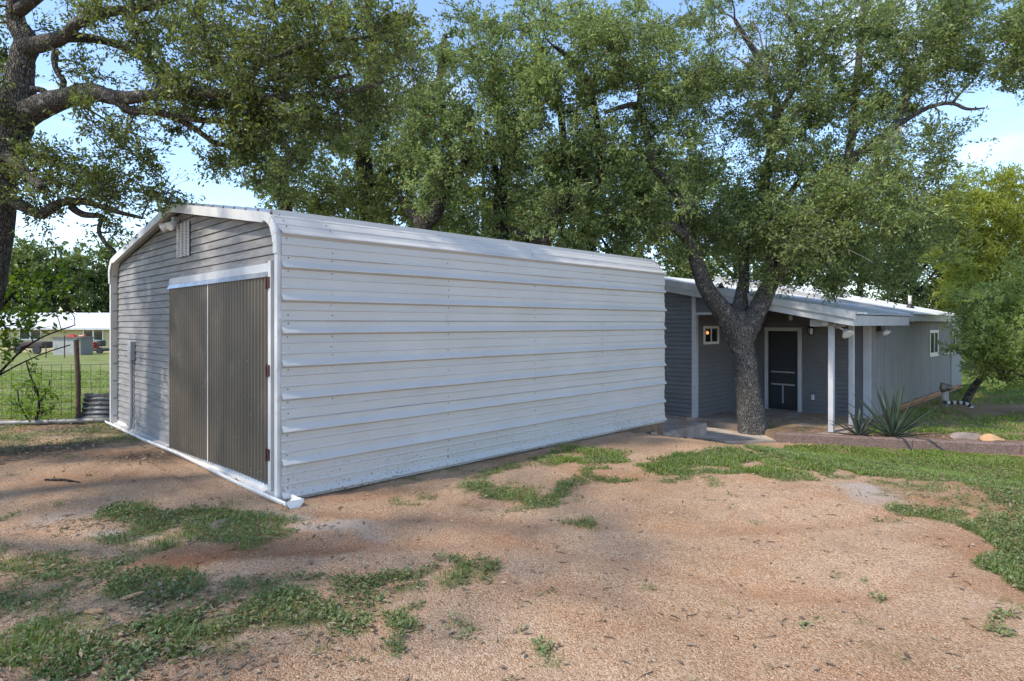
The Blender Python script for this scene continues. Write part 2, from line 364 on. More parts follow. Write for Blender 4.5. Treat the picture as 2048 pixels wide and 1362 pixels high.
# px, py, rx, ry (photo pixels), strength
WEEDS = [(1845, 985, 70, 16, .62), (1930, 1000, 60, 20, .7), (1960, 970, 60, 14, .8), (300, 1035, 80, 24, 1), (390, 1018, 60, 14, 1), (470, 1038, 80, 22, 1), (430, 1072, 70, 18, 1), (520, 1060, 50, 20, .8), (330, 1065, 50, 14, .6),
         (120, 1060, 40, 10, .5), (60, 1130, 80, 34, .9), (150, 1130, 70, 30, .8), (250, 1120, 60, 26, .9), (300, 1165, 60, 34, 1), (40, 1200, 70, 40, .8), (110, 1215, 40, 18, .7), (200, 1205, 40, 20, .5),
         (330, 1185, 40, 20, .8), (520, 1150, 50, 22, .8), (590, 1148, 40, 14, .8), (440, 1180, 60, 30, .7), (380, 1240, 60, 30, .8), (250, 1260, 60, 26, .7), (470, 1225, 70, 36, 1), (560, 1240, 60, 30, 1), (640, 1230, 70, 26, 1.1), (610, 1200, 50, 24, .5),
         (760, 1160, 66, 34, 1), (745, 1150, 40, 20, .8), (690, 1165, 24, 12, .9), (920, 1145, 44, 26, 1.1), (885, 1125, 20, 12, .8), (1025, 1125, 46, 24, 1), (1075, 1140, 40, 16, .5), (700, 1200, 60, 34, .7), (770, 1205, 70, 30, .6), (830, 1190, 50, 24, .5), (880, 1222, 28, 14, .8),
         (690, 1280, 46, 26, .9), (840, 1258, 56, 22, 1), (880, 1270, 30, 14, .8), (830, 1315, 36, 24, .8), (1070, 1325, 36, 18, .8), (990, 1275, 20, 12, .6), (950, 1285, 22, 10, .4),
         (70, 1290, 90, 40, 1), (40, 1340, 80, 40, 1.2), (180, 1310, 60, 36, .8), (300, 1320, 80, 34, .8), (370, 1300, 60, 26, .9), (420, 1350, 50, 20, .6), (560, 1340, 30, 14, .4), (550, 1310, 30, 12, .4), (240, 1350, 60, 24, .7),
         (985, 980, 44, 14, 1), (1060, 1005, 46, 14, 1.1), (1035, 990, 34, 12, 1), (1118, 982, 26, 12, 1), (1160, 970, 34, 9, .9), (1235, 967, 32, 7, 1.1), (870, 993, 22, 6, .8), (1018, 1027, 16, 4, 1), (1165, 1040, 22, 16, .4), (1180, 1000, 24, 8, .5),
         (980, 945, 30, 9, .9), (1030, 935, 26, 7, .7), (1090, 925, 44, 11, 1), (1140, 920, 26, 8, .9), (1195, 915, 34, 12, 1), (1230, 905, 26, 8, .8), (1130, 900, 26, 7, .6), (1180, 900, 22, 6, .6), (920, 950, 20, 6, .5), (850, 950, 22, 7, .4),
         (1400, 915, 56, 12, 1.1), (1450, 908, 40, 10, 1), (1340, 935, 50, 12, .9), (1380, 945, 60, 12, 1), (1330, 955, 44, 8, .7), (1500, 945, 50, 9, 1.1), (1440, 955, 40, 6, .6), (1610, 953, 40, 6, 1), (1280, 950, 30, 7, .5),
         (1500, 1030, 18, 5, .8), (1440, 985, 20, 6, .5), (1700, 985, 60, 6, .5), (1855, 1030, 40, 12, 1), (1895, 1042, 26, 9, .9), (1800, 995, 60, 10, .6), (1830, 975, 50, 10, .7), (1725, 1178, 26, 9, .9), (1700, 1235, 26, 14, .7), (1665, 1262, 24, 12, .6), (1815, 1240, 16, 12, .6), (1500, 1200, 14, 12, .5), (1410, 1250, 22, 12, .6), (1780, 1290, 20, 14, .5), (1990, 1245, 36, 14, .8), (1960, 1190, 30, 8, .7), (1545, 1340, 16, 8, .7),
         (860, 958, 30, 5, .7), (780, 976, 20, 4, .5), (940, 940, 24, 5, .6), (1010, 918, 26, 5, .6), (1080, 905, 24, 5, .6), (1160, 1185, 34, 6, .6), (1480, 1275, 20, 10, .3), (1600, 1290, 20, 10, .3)]
WEED_W = []
for px, py, rx, ry, st in WEEDS:
    c = GR(px, py); n = GR(px, py + ry); f = GR(px, py - ry)
    WEED_W.append((c[0], c[1], rx / FPX * c[1], max(0.03, (f[1] - n[1]) / 2), st))

def green_mask(x, y):
    x = np.asarray(x, float); y = np.asarray(y, float)
    wx = x + 0.6 * (noise2(x, y, 2.3, 11) - .5) + .25 * (noise2(x, y, 6, 17) - .5); wy = y + 0.5 * (noise2(x, y, 2.3, 12) - .5) + .2 * (noise2(x, y, 6, 18) - .5)
    g = np.zeros(x.shape)
    for cx, cy, rx, ry, st in WEED_W:
        q = ((wx - cx) / (rx * 1.5)) ** 2 + ((wy - cy) / (ry * 1.6)) ** 2
        g = np.maximum(g, st * np.clip(1.25 - q, 0, 1))
    edge = 0.8 * (noise2(x, y, 1.4, 13) - .5)
    lawn = in_poly(wx + edge * .5, wy + edge * .3, LAWN) * (0.98 + 0.4 * (noise2(x, y, 0.9, 14) - .4))
    # the sparse right edge of the drive and the yard beyond the kerb
    beyond = (x > 5.0) & (y > curb_y(x) + .1)
    by = beyond * (y > curb_y(x) + 1.1 + .6 * (noise2(x, y, 2, 23) - .5)) * np.clip(0.30 + 1.3 * (noise2(x, y, 0.5, 15) - .35), 0, 1)
    far = (y > 17) * 0.8
    field = ((x < -4.0) & (y > 10.9)) * np.clip(0.62 + 0.8 * (noise2(x, y, 0.35, 16) - .5), 0, 1)
    strip = sstep((-3.0 - x) / 1.0) * sstep((y - 7.4) / .8) * sstep((10.9 - y) / .5) * np.clip(.35 + 1.5 * (noise2(x, y, 1.2, 19) - .35), 0, .95)
    corner = sstep((0.1 - x) / 1.6) * sstep((4.7 - y) / 1.0) * np.clip(.10 + 1.5 * (noise2(x, y, 2.2, 20) - .4) + .6 * (noise2(x, y, 7, 26) - .5), 0, .72)
    spark = np.clip((noise2(x, y, 4.5, 24) - .80) * 5, 0, .75) * (noise2(x, y, .8, 25) > .42)
    return np.clip(np.maximum.reduce([g, lawn, by, far, field, strip, corner, spark]), 0, 1.2)

def litter_mask(x, y):
    x = np.asarray(x, float); y = np.asarray(y, float)
    band = sstep((-3.2 - x) / 1.2) * sstep((y - 7.0) / 1.0) * sstep((11.2 - y) / .5)
    bl = sstep((-0.9 - x) / 1.5) * sstep((5.6 - y) / .8) * np.clip(2.2 * (noise2(x, y, 1.1, 21) - .3), 0, 1)
    bed = ((x > 5.0) & (y > curb_y(x)) & (y < curb_y(x) + 1.4)) * .8
    return np.clip(np.maximum.reduce([band * np.clip(2.4 * (noise2(x, y, 1.3, 22) - .2), 0, 1), bl * .8, bed]), 0, 1)

def axis(lo, hi, step, out_lo, out_hi):
    a = list(np.arange(lo, hi + 1e-6, step)); s = step; x = lo; left = []
    while x > out_lo: s *= 1.16; x -= s; left.append(x)
    s = step; x = hi; right = []
    while x < out_hi: s *= 1.16; x += s; right.append(x)
    return np.array(left[::-1] + a + right)

gx = axis(-9.0, 10.0, 0.05, -700, 700); gy = axis(1.6, 13.5, 0.05, -60, 900)
GXX, GYY = np.meshgrid(gx, gy, indexing='ij')
GZZ = gz(GXX, GYY) + 0.010 * (noise2(GXX, GYY, 9, 31) - .5) + 0.008 * (noise2(GXX, GYY, 21, 32) - .5)
nx, ny = GXX.shape; ii = np.arange(nx * ny).reshape(nx, ny)
gf = np.stack([ii[:-1, :-1], ii[1:, :-1], ii[1:, 1:], ii[:-1, 1:]], -1).reshape(-1, 4)

def ground_material():
    m = bpy.data.materials.new('decomposed_granite_yard'); m.use_nodes = True; N, L = nodes_of(m); b = N['Principled BSDF']
    b.inputs['Roughness'].default_value = 0.95; b.inputs['Specular IOR Level'].default_value = 0.12
    t = N.new('ShaderNodeTexCoord')
    def noise(sc, det=6, ro=.6):
        n = N.new('ShaderNodeTexNoise'); n.inputs['Scale'].default_value = sc; n.inputs['Detail'].default_value = det; n.inputs['Roughness'].default_value = ro; L.new(t.outputs['Object'], n.inputs['Vector']); return n
    def ramp(src, stops):
        r = N.new('ShaderNodeValToRGB'); e = r.color_ramp.elements
        while len(e) < len(stops): e.new(0.5)
        for q, (p, c) in zip(e, stops): q.position = p; q.color = (*c, 1) if len(c) == 3 else c
        L.new(src, r.inputs['Fac']); return r.outputs['Color']
    def mix(f, A, B, mode='MIX', fac=None):
        x = N.new('ShaderNodeMix'); x.data_type = 'RGBA'; x.blend_type = mode
        if f is not None: L.new(f, x.inputs['Factor'])
        else: x.inputs['Factor'].default_value = fac
        for k, s in (('A', A), ('B', B)):
            if isinstance(s, tuple): x.inputs[k].default_value = (*s, 1)
            else: L.new(s, x.inputs[k])
        return x.outputs['Result']
    def attr(n):
        a = N.new('ShaderNodeAttribute'); a.attribute_name = n; return a.outputs['Fac']
    vo = N.new('ShaderNodeTexVoronoi'); vo.inputs['Scale'].default_value = 92; L.new(t.outputs['Object'], vo.inputs['Vector'])
    vs = N.new('ShaderNodeSeparateColor'); L.new(vo.outputs['Color'], vs.inputs['Color'])
    grav = ramp(vs.outputs['Red'], [(0, (.30, .17, .093)), (.3, (.405, .26, .16)), (.7, (.48, .33, .215)), (1, (.575, .435, .31))])
    tone = ramp(noise(0.55, 5).outputs['Fac'], [(.35, (.82, .76, .70)), (.6, (1.06, 1.05, 1.04))])
    grav = mix(None, grav, tone, 'MULTIPLY', 1.0)
    rust = ramp(noise(0.8, 6, .65).outputs['Fac'], [(.50, (0, 0, 0)), (.68, (.7, .7, .7))])
    grav = mix(rust, grav, mix(None, grav, (1.0, .80, .64), 'MULTIPLY', 1.0))
    fine = ramp(noise(2.6, 8, .7).outputs['Fac'], [(.52, (0, 0, 0)), (.72, (.8, .8, .8))])
    grav = mix(fine, grav, (.40, .265, .18))
    # grey silt washed into hollows, placed by the pale mask
    grav = mix(attr('pale'), grav, (.42, .36, .315))
    grav = mix(attr('rust'), grav, (.30, .135, .065))
    soil = ramp(noise(14, 8, .7).outputs['Fac'], [(.3, (.10, .062, .04)), (.7, (.26, .18, .12))])
    c = mix(attr('litter'), grav, soil)
    gr = ramp(noise(9, 8, .7).outputs['Fac'], [(.3, (.045, .075, .018)), (.55, (.095, .14, .035)), (.75, (.17, .17, .065))])
    c = mix(attr('green'), c, gr)
    fld = ramp(noise(1.2, 7, .65).outputs['Fac'], [(.3, (.12, .16, .035)), (.55, (.24, .255, .085)), (.8, (.36, .33, .16))])
    c = mix(attr('field'), c, fld)
    L.new(c, b.inputs['Base Color'])
    v2 = N.new('ShaderNodeTexVoronoi'); v2.inputs['Scale'].default_value = 92; L.new(t.outputs['Object'], v2.inputs['Vector'])
    iv = N.new('ShaderNodeMath'); iv.operation = 'SUBTRACT'; iv.inputs[0].default_value = 1; L.new(v2.outputs['Distance'], iv.inputs[1])
    bn = N.new('ShaderNodeBump'); bn.inputs['Strength'].default_value = 0.8; bn.inputs['Distance'].default_value = 0.012; L.new(iv.outputs['Value'], bn.inputs['Height'])
    b2 = N.new('ShaderNodeBump'); b2.inputs['Strength'].default_value = 0.5; b2.inputs['Distance'].default_value = 0.05; L.new(noise(7, 8, .7).outputs['Fac'], b2.inputs['Height']); L.new(bn.outputs['Normal'], b2.inputs['Normal'])
    L.new(b2.outputs['Normal'], b.inputs['Normal'])
    return m

def blob_mask(x, y, blobs, seed):
    o = np.zeros(x.shape); wx = x + .3 * (noise2(x, y, 3, seed) - .5); wy = y + .3 * (noise2(x, y, 3, seed + 1) - .5)
    for px, py, rx, ry, st in blobs:
        c = GR(px, py); n = GR(px, py + ry); f = GR(px, py - ry)
        q = ((wx - c[0]) / (rx / FPX * c[1])) ** 2 + ((wy - c[1]) / max(.03, (f[1] - n[1]) / 2)) ** 2
        o = np.maximum(o, st * np.clip(1.3 - q, 0, 1))
    return o
PALE = [(670, 1055, 80, 16, .8), (600, 1035, 50, 12, .7), (740, 1070, 50, 8, .5), (440, 1048, 44, 12, .9), (250, 1068, 80, 12, .8), (120, 1035, 70, 14, .5), (1735, 985, 50, 22, .8), (1760, 1010, 40, 10, .5), (540, 1030, 40, 12, .5)]
RUST = [(400, 1110, 130, 26, .7), (560, 1100, 120, 20, .5), (660, 1085, 100, 16, .4), (160, 955, 110, 20, .35), (700, 985, 120, 20, .45), (1900, 1080, 90, 40, .45), (1990, 1180, 60, 30, .4), (1000, 1065, 100, 16, .3), (1860, 1020, 60, 12, .35)]
def ruts(x, y):
    o = np.zeros(x.shape); wx = x + .10 * (noise2(x, y, 1.2, 57) - .5); wy = y + .14 * (noise2(x, y, 1.2, 58) - .5)
    for ln in ([(2048, 1075), (1880, 1150), (1700, 1188), (1500, 1170), (1200, 1120), (960, 1080), (700, 1092), (420, 1112), (60, 1120)], [(1960, 1000), (1720, 1040), (1400, 1060), (1050, 1046), (760, 1030), (640, 1022)], [(1500, 1362), (1420, 1260), (1250, 1190), (1000, 1160)]):
        P = [GR(*q)[:2] for q in ln]
        for (x0, y0), (x1, y1) in zip(P[:-1], P[1:]):
            t = np.clip(((wx - x0) * (x1 - x0) + (wy - y0) * (y1 - y0)) / ((x1 - x0) ** 2 + (y1 - y0) ** 2), 0, 1)
            o = np.maximum(o, np.exp(-(((wx - x0 - t * (x1 - x0)) ** 2 + (wy - y0 - t * (y1 - y0)) ** 2) / .014)))
    return o * (.4 + .9 * noise2(x, y, .9, 59))
RT = ruts(GXX, GYY)
GZZ = GZZ - .022 * RT + .02 * (noise2(GXX, GYY, 3.5, 33) - .5) * (GYY < 9)
green = green_mask(GXX, GYY); litter = litter_mask(GXX, GYY)
brk = noise2(GXX, GYY, 11, 41) * .6 + noise2(GXX, GYY, 27, 42) * .4
fieldm = np.clip((GYY - 10.9) / .5, 0, 1) * ((GXX < -4) | (GYY > 20))
brk = brk * (1 - .85 * fieldm)
gattr = np.clip((green - brk) * 2.2 + .1, 0, 1) * np.clip(green * 1.5, 0, 1) * (.65 + .3 * fieldm)
ground = np_mesh('ground', np.stack([GXX, GYY, GZZ], -1).reshape(-1, 3), gf, ground_material(), None,
                 dict(green=gattr.ravel(), litter=(np.clip((litter - brk * .7) * 2 + .2, 0, 1) * litter).ravel(), pale=(blob_mask(GXX, GYY, PALE, 51) * np.clip(brk * 1.8, 0, 1)).ravel(), rust=np.clip(blob_mask(GXX, GYY, RUST, 53) + .32 * RT, 0, 1).ravel(), field=(fieldm * (GXX < -4) * .9).ravel()), smooth=True)
tag(ground, kind='structure')

def gsurf(x, y):
    i = np.clip(np.searchsorted(gx, x) - 1, 0, len(gx) - 2); j = np.clip(np.searchsorted(gy, y) - 1, 0, len(gy) - 2)
    fx = np.clip((x - gx[i]) / (gx[i + 1] - gx[i]), 0, 1); fy = np.clip((y - gy[j]) / (gy[j + 1] - gy[j]), 0, 1)
    return (GZZ[i, j] * (1 - fx) + GZZ[i + 1, j] * fx) * (1 - fy) + (GZZ[i, j + 1] * (1 - fx) + GZZ[i + 1, j + 1] * fx) * fy

# ------------------------------------------------------------------ metal garage
U0, U1, VR, VA = 2.60, 9.39, 5.68, 8.87          # sheet front edge, far end, right wall, apex (ridge)
HALF = VA - VR; ZC, RAD, SL = 2.464, 0.32, math.radians(9.3)
LW = ZC - 0.01; LA = RAD * (math.pi / 2 - SL)
dT = HALF - RAD + RAD * math.sin(SL); zT = ZC + RAD * math.cos(SL); LR = dT / math.cos(SL)
LTOT = LW + LA + LR; ZAP = zT + dT * math.tan(SL)
def prof(s):
    """outer section of the shell: s from the wall foot over the curved eave to the ridge -> (d, z, nd, nz), d measured from the ridge line"""
    if s <= LW: return (HALF, 0.01 + s, 1, 0)
    if s <= LW + LA:
        a = (s - LW) / RAD; return (HALF - RAD + RAD * math.cos(a), ZC + RAD * math.sin(a), math.cos(a), math.sin(a))
    q = s - LW - LA; return (dT - q * math.cos(SL), zT + q * math.sin(SL), math.sin(SL), math.cos(SL))
def section(s0, s1, ribs=True):
    pts = [(s0, 0), (s1, 0)]
    k = -1
    while True:
        c = 0.052 + 0.3125 * k
        if c > s1 + .2: break
        if ribs:
            for ds, h in ((-.036, 0), (-.018, .042), (-.008, .042), (.044, 0)): pts.append((c + ds, h))
            for q in (.104, .208):
                for ds, h in ((-.012, 0), (-.005, .007), (.004, .007), (.016, 0)): pts.append((c + q + ds, h))
        k += 1
    a = np.arange(LW, LW + LA + .01, .035); pts += [(x, -1) for x in a]
    pts = sorted([p for p in pts if s0 - 1e-6 <= p[0] <= s1 + 1e-6])
    out = []
    for s, h in pts:
        if h == -1 and ribs:       # keep a curve sample that lands on a rib from flattening it
            c = min((abs(s - .052 - .3125 * kk), kk) for kk in range(0, 20))[0]
            if c < .046: continue
        h = max(h, 0)
        d, z, nd, nzz = prof(s); out.append((d + nd * h, z + nzz * h))
    return out
garage = empty('metal_garage', W(U0, VR, 0), 'white ribbed metal garage with rounded eaves and brown doors', 'garage')
def shell_sheet(name, s0, s1, side, m):
    sec = section(s0, s1); us = np.linspace(U0, U1 + (0.0), 30); V = []
    for j, (d, z) in enumerate(sec):
        for i, u in enumerate(us):
            w = 0.005 * math.sin(u * 2.1 + s0 * 3 + j * .25) + 0.004 * math.sin(u * 4.3 + s0 * 7 + j * .12) + .0015 * math.sin(u * 13.1 + j)
            V.append(W(u, VA - side * (d + w * (1 if s0 < LW else 0)), z))
    n = len(us); F = []
    for j in range(len(sec) - 1):
        for i in range(n - 1):
            q = (j * n + i, j * n + i + 1, (j + 1) * n + i + 1, (j + 1) * n + i); F.append(q if side > 0 else q[::-1])
    mb = MB(); mb.add(V, F); return mb.build(name, m, garage)
cuts = [0.0, 0.155 + .3125 * 2, 0.155 + .3125 * 5, LW - .12, LW + LA + .03, LW + LA + 1.0, LW + LA + 2.0, LTOT]
for side in (1, -1):
    for a, b in zip(cuts[:-1], cuts[1:]):
        shell_sheet('wall_sheet' if b <= LW else ('eave_sheet' if a < LW else 'roof_sheet'), a, b, side, M['sheet'] if a < LW + LA else M['roof_sheet'])
# ridge cap
mb = MB()
for s_ in (1, -1):
    mb.hexa([W(U0 - .02, VA, ZAP + .036), W(U1, VA, ZAP + .036), W(U1, VA - s_ * .16, ZAP + .036 - .026), W(U0 - .02, VA - s_ * .16, ZAP + .036 - .026), W(U0 - .02, VA, ZAP + .042), W(U1, VA, ZAP + .042), W(U1, VA - s_ * .16, ZAP + .042 - .026), W(U0 - .02, VA - s_ * .16, ZAP + .042 - .026)])
mb.build('ridge_cap', M['roof_sheet'], garage)
# screws: rows on the frame posts behind the sheet
mb = MB(); rs = random.Random(3)
def screw(u, s, side=1):
    d, z, nd, nzz = prof(s); c = W(u, VA - side * (d + nd * .002), z); n = Vector(W(0, -side * nd, nzz))
    mb.lathe([(.0065, 0), (.0065, .004), (.003, .007)], c, n, 6)
for u in (2.66, 3.12, 4.62, 6.12, 7.62, 9.30):
    for k in range(-1, 10):
        for q in (.075, .155, .26):
            s = .052 + .3125 * k + q
            if 0.02 < s < LW + LA - .05 and rs.random() < .62: screw(u + rs.uniform(-.01, .01), s)
    for k in range(8, 18):
        s = LW + LA + .05 + (k - 8) * .3125
        if s < LTOT: screw(u, s)
tag(mb.build('screw_rows', M['screw'], garage), kind='stuff')
# tubular front frame and trims
def sweep(name, s0, s1, o0, o1, u0, u1, side, m, n=None):
    """a band that follows the shell profile: offsets o0..o1 inward from the sheet, between u0 and u1"""
    mb = MB(); steps = sorted(set([s0, s1] + [x for x in np.arange(LW, LW + LA + .001, LA / 8) if s0 < x < s1])) if n is None else list(np.linspace(s0, s1, n))
    V = []; F = []
    for s in steps:
        d, z, nd, nzz = prof(s)
        for o in (o0, o1):
            for u in (u0, u1): V.append(W(u, VA - side * (d - nd * o), z - nzz * o))
    for i in range(len(steps) - 1):
        a = i * 4; b = a + 4
        for q in ((0, 1), (1, 3), (3, 2), (2, 0)): F.append((a + q[0], a + q[1], b + q[1], b + q[0]))
    F += [(0, 2, 3, 1), (len(V) - 4, len(V) - 3, len(V) - 1, len(V) - 2)]
    if side > 0: F = [f[::-1] for f in F]
    mb.add(V, F); return mb.build(name, m, garage)
for side in (1, -1):
    sweep('corner_post', 0.0, LW + .01, .012, .075, 2.565, 2.665, side, M['trim'])
    sweep('rafter_tube', LW + LA, LTOT - .01, .012, .085, 2.602, 2.67, side, M['grey'])
    sweep('rake_trim', LW + LA + .01, LTOT + .005, -.006, .100, 2.545, 2.598, side, M['trim'], 2)
    sweep('corner_trim', LW - .10, LW + .012, -.002, .075, 2.550, 2.564, side, M['trim'], 2)
    for k in range(5):
        a = LW + LA * k / 5 + .012; sweep('trim_segment', a - .006, a + LA / 5 + .002, -.006 - .006 * (k % 2), .080, 2.546 - .003 * (k % 2), 2.562, side, M['trim'], 3)
    sweep('eave_tube', LW, LW + LA, .012, .075, 2.57, 2.665, side, M['trim'])
    if side < 0:
        for k in range(9):
            z = .15 + k * .29; d = HALF - .075
            mb = MB(); mb.boxuv(2.60, 2.66, VA - side * d - .006, VA - side * d + .006, z, z + .03); mb.build('post_clip', M['grey'], garage)
# foundation slab
mb = MB(); mb.boxuv(2.66, U1 - .02, VR + .02, VA + HALF - .02, -.75, 0.0); mb.build('foundation', M['foundation'], garage)
# lapped boards of the gable front
def vspan(z, ins=.085):
    """half width of the gable opening at height z"""
    if z < ZC: return HALF - ins
    if z < zT - .0:
        t = min(1, (z - ZC) / (RAD - ins + .02)); return HALF - RAD + (RAD - ins) * math.sqrt(max(0, 1 - t * t)) if t < .97 else dT
    return max(0.0, (ZAP - .11 - z) / math.tan(SL))
def hw(z): return min(vspan(z), max(0.0, (ZAP - .105 - z) / math.tan(SL)))
DV0, DV1, DZ1 = 6.05, 9.12, 2.18                  # doorway
pitch = .0935; z = .055; rb = random.Random(5)
def board(fr, va, vb, va1, vb1, z0, z1, parent, m, name='siding_board', t=.024):
    """fr maps (along, out, z) to the world; lap board, thicker at its foot"""
    mb = MB(); e = rb.uniform(-.0015, .0015)
    lo, hi = t + e, t * .45 + e
    mb.hexa([fr(va, 0, z0), fr(vb, 0, z0), fr(vb, lo, z0), fr(va, lo, z0), fr(va1, 0, z1), fr(vb1, 0, z1), fr(vb1, hi, z1), fr(va1, hi, z1)])
    return mb.build(name, m, parent)
USD = 2.69
def fr_front(v, out, z): return W(USD - out, v, z)
while z < ZAP - .15:
    z0, z1 = z, z + pitch - .007; h0, h1 = hw(z0), hw(z1)
    if h0 < .1: break
    h1 = max(h1, .02)
    if z1 < DZ1 + .05:
        board(fr_front, VA - h0, DV0 - .07, VA - h1, DV0 - .07, z0, z1, garage, M['siding'])
        board(fr_front, DV1 + .01, VA + h0, DV1 + .01, VA + h1, z0, z1, garage, M['siding'])
    else:
        board(fr_front, VA - h0, VA + h0, VA - h1, VA + h1, z0, z1, garage, M['siding'])
    z += pitch
mb = MB(); zz = [0.0] + list(np.linspace(ZC, ZAP - .12, 12)); V = []; F = []
for q in zz: V += [W(USD + .004, VA - hw(q) - .05, q), W(USD + .004, VA + hw(q) + .05, q)]
for i in range(len(zz) - 1): F.append((2 * i, 2 * i + 2, 2 * i + 3, 2 * i + 1))
mb.add(V, F); mb.build('gable_backing', M['soffit'], garage)
mb = MB(); V = []; F = []
for q in zz: V += [W(U1 - .02, VA - hw(q) - .07, q), W(U1 - .02, VA + hw(q) + .07, q)]
for i in range(len(zz) - 1): F.append((2 * i, 2 * i + 1, 2 * i + 3, 2 * i + 2))
mb.add(V, F); mb.build('back_gable', M['sheet'], garage)
# sill board and white base trim
mb = MB(); mb.boxuv(2.60, 2.69, DV1 + .01, VA + HALF - .09, .0, .054); mb.build('sill', M['trim'], garage)
mb = MB(); mb.boxuv(2.60, 2.69, VR + .075, DV0 - .005, -.005, .054); mb.build('sill', M['trim'], garage)
# doors: two corrugated leaves
def corr(name, v0, v1, z0, z1, dz, m, parent, ub):
    n = int(round((v1 - v0) / .076)) * 6; V = []; F = []
    for i in range(n + 1):
        v = v0 + (v1 - v0) * i / n; ph = (i % 6) / 6; h = [-.010, .008, .030, .036, .030, .008][i % 6]
        zb = z0 + dz * (v - DV0) / (DV1 - DV0)
        for z_ in (zb, z1): V.append(W(ub - h, v, z_))
    for i in range(n): F.append((2 * i, 2 * i + 1, 2 * i + 3, 2 * i + 2))
    mb = MB(); mb.add(V, F); return mb.build(name, m, parent)
def leaf(v0, v1, seams):
    mb = MB(); mb.boxuv(2.652, 2.672, v0, v1, .12, DZ1 - .03); lf = mb.build('door', M['grey'], garage)
    e = [v0] + seams + [v1]
    for i in range(len(e) - 1): corr('corrugated_sheet', e[i] + (.002 if i else 0), e[i + 1], .13, DZ1 - .01, -.085, M['door_sheet'], lf, 2.650 - .003 * (i % 2))
    return lf
d_r = leaf(DV0 + .005, 7.685, [6.62, 7.25]); d_l = leaf(7.715, DV1, [])
mb = MB(); mb.boxuv(2.628, 2.655, 7.685, 7.715, .07, DZ1 - .02); mb.build('meeting_strip', M['trim'], d_l)
mb = MB(); mb.boxuv(2.63, 2.672, DV0 - .068, DV0 - .004, .02, DZ1 + .14); mb.build('door_jamb', M['trim'], garage)
mb = MB(); mb.boxuv(2.634, 2.672, DV0 + .0, DV1 + .03, DZ1 + .035, DZ1 + .12); mb.build('door_header', M['house_trim'], garage)
mb = MB(); mb.hexa([W(2.60, DV0, DZ1 - .02), W(2.66, DV0, DZ1 - .02), W(2.66, DV1 + .02, DZ1 - .02), W(2.60, DV1 + .02, DZ1 - .02), W(2.63, DV0, DZ1 + .033), W(2.66, DV0, DZ1 + .033), W(2.66, DV1 + .02, DZ1 + .033), W(2.63, DV1 + .02, DZ1 + .033)]); mb.build('door_flashing', M['galv'], garage)
for z_ in (.35, 1.18, 2.05):
    mb = MB(); mb.boxuv(2.618, 2.632, DV0 - .05, DV0 + .035, z_, z_ + .11); h = mb.build('hinge', M['rust'], d_r)
    mb = MB(); mb.tube([W(2.612, DV0 - .004, z_ - .005), W(2.612, DV0 - .004, z_ + .115)], .010, 8); mb.build('hinge_pin', M['rust'], h)
mb = MB(); rs = random.Random(9)
for k in range(150):
    v = rs.uniform(DV0 + .05, DV1 - .05); z_ = rs.choice([.17, .20, .93, .95, 1.30, 1.32, rs.uniform(.2, .9)]) + rs.uniform(-.01, .01)
    if abs(v - 7.7) < .04 or (v > 7.7 and rs.random() < .6): continue
    mb.lathe([(.005, 0), (.004, .004)], W(2.631, v, z_), W(-1, 0, 0), 6)
tag(mb.build('door_screws', M['galv'], garage), kind='stuff')
# lattice vent below the ridge
vt = MB(); vv0, vv1, vz0, vz1 = VA - .45, VA - .01, 2.56, 3.0
vt.boxuv(2.655, 2.668, vv0, vv1, vz0, vz1)
vent = vt.build('gable_vent', M['dark'], garage)
mb = MB()
for v in np.linspace(vv0, vv1 - .018, 4): mb.boxuv(2.640, 2.655, v, v + .018, vz0, vz1)
mb.build('vent_frame', M['trim'], vent)
mb = MB()
for k in range(24):
    zq = vz0 + .008 + k * .018
    for j in range(3):
        a = vv0 + .018 + j * (vv1 - vv0 - .018) / 3; b = a + (vv1 - vv0 - .018) / 3 - .018; q = .006 if (k + j) % 2 else -.002
        mb.boxuv(2.644, 2.655, a, b, zq + q * .3, zq + .006 + q * .3)
mb.build('vent_lattice', M['trim'], vent)
# conduit and junction box on the left of the front
mb = MB(); mb.boxuv(2.60, 2.67, 10.93, 11.10, 1.13, 1.42); jb = mb.build('electrical_box', M['grey'], garage, bevel=.008)
mb = MB(); mb.tube([W(2.635, 11.02, 1.13), W(2.635, 11.02, .25), W(2.625, 11.02, .12), W(2.60, 11.01, .03)], .028, 8); mb.build('conduit', M['grey'], jb)
# access patch beside the door
mb = MB(); mb.boxuv(2.662, 2.676, DV1 + .02, DV1 + .20, .62, 1.42); mb.build('patch_panel', M['siding'], garage)
# twin floodlight under the ridge
fl = empty('floodlight', W(2.62, VA - .02, 3.05), 'twin white floodlight under the ridge of the metal garage', 'light')
mb = MB(); mb.boxuv(2.59, 2.66, VA - .05, VA + .04, 3.00, 3.09); mb.build('base', M['grey'], fl)
for v, ax in ((VA + .11, W(-.75, .55, -.45)), (VA - .13, W(-.7, -.3, -.6))):
    c = Vector(W(2.56, v, 2.985)); mb = MB(); mb.tube([W(2.60, VA + (v - VA) * .3, 3.03), tuple(c)], .012, 6); arm = mb.build('arm', M['grey'], fl)
    mb = MB(); mb.lathe([(.018, -.05), (.03, -.03), (.055, .05), (.062, .075), (.05, .078), (.02, .066)], c, ax, 12); mb.build('lamp_head', M['plastic'], fl, True)
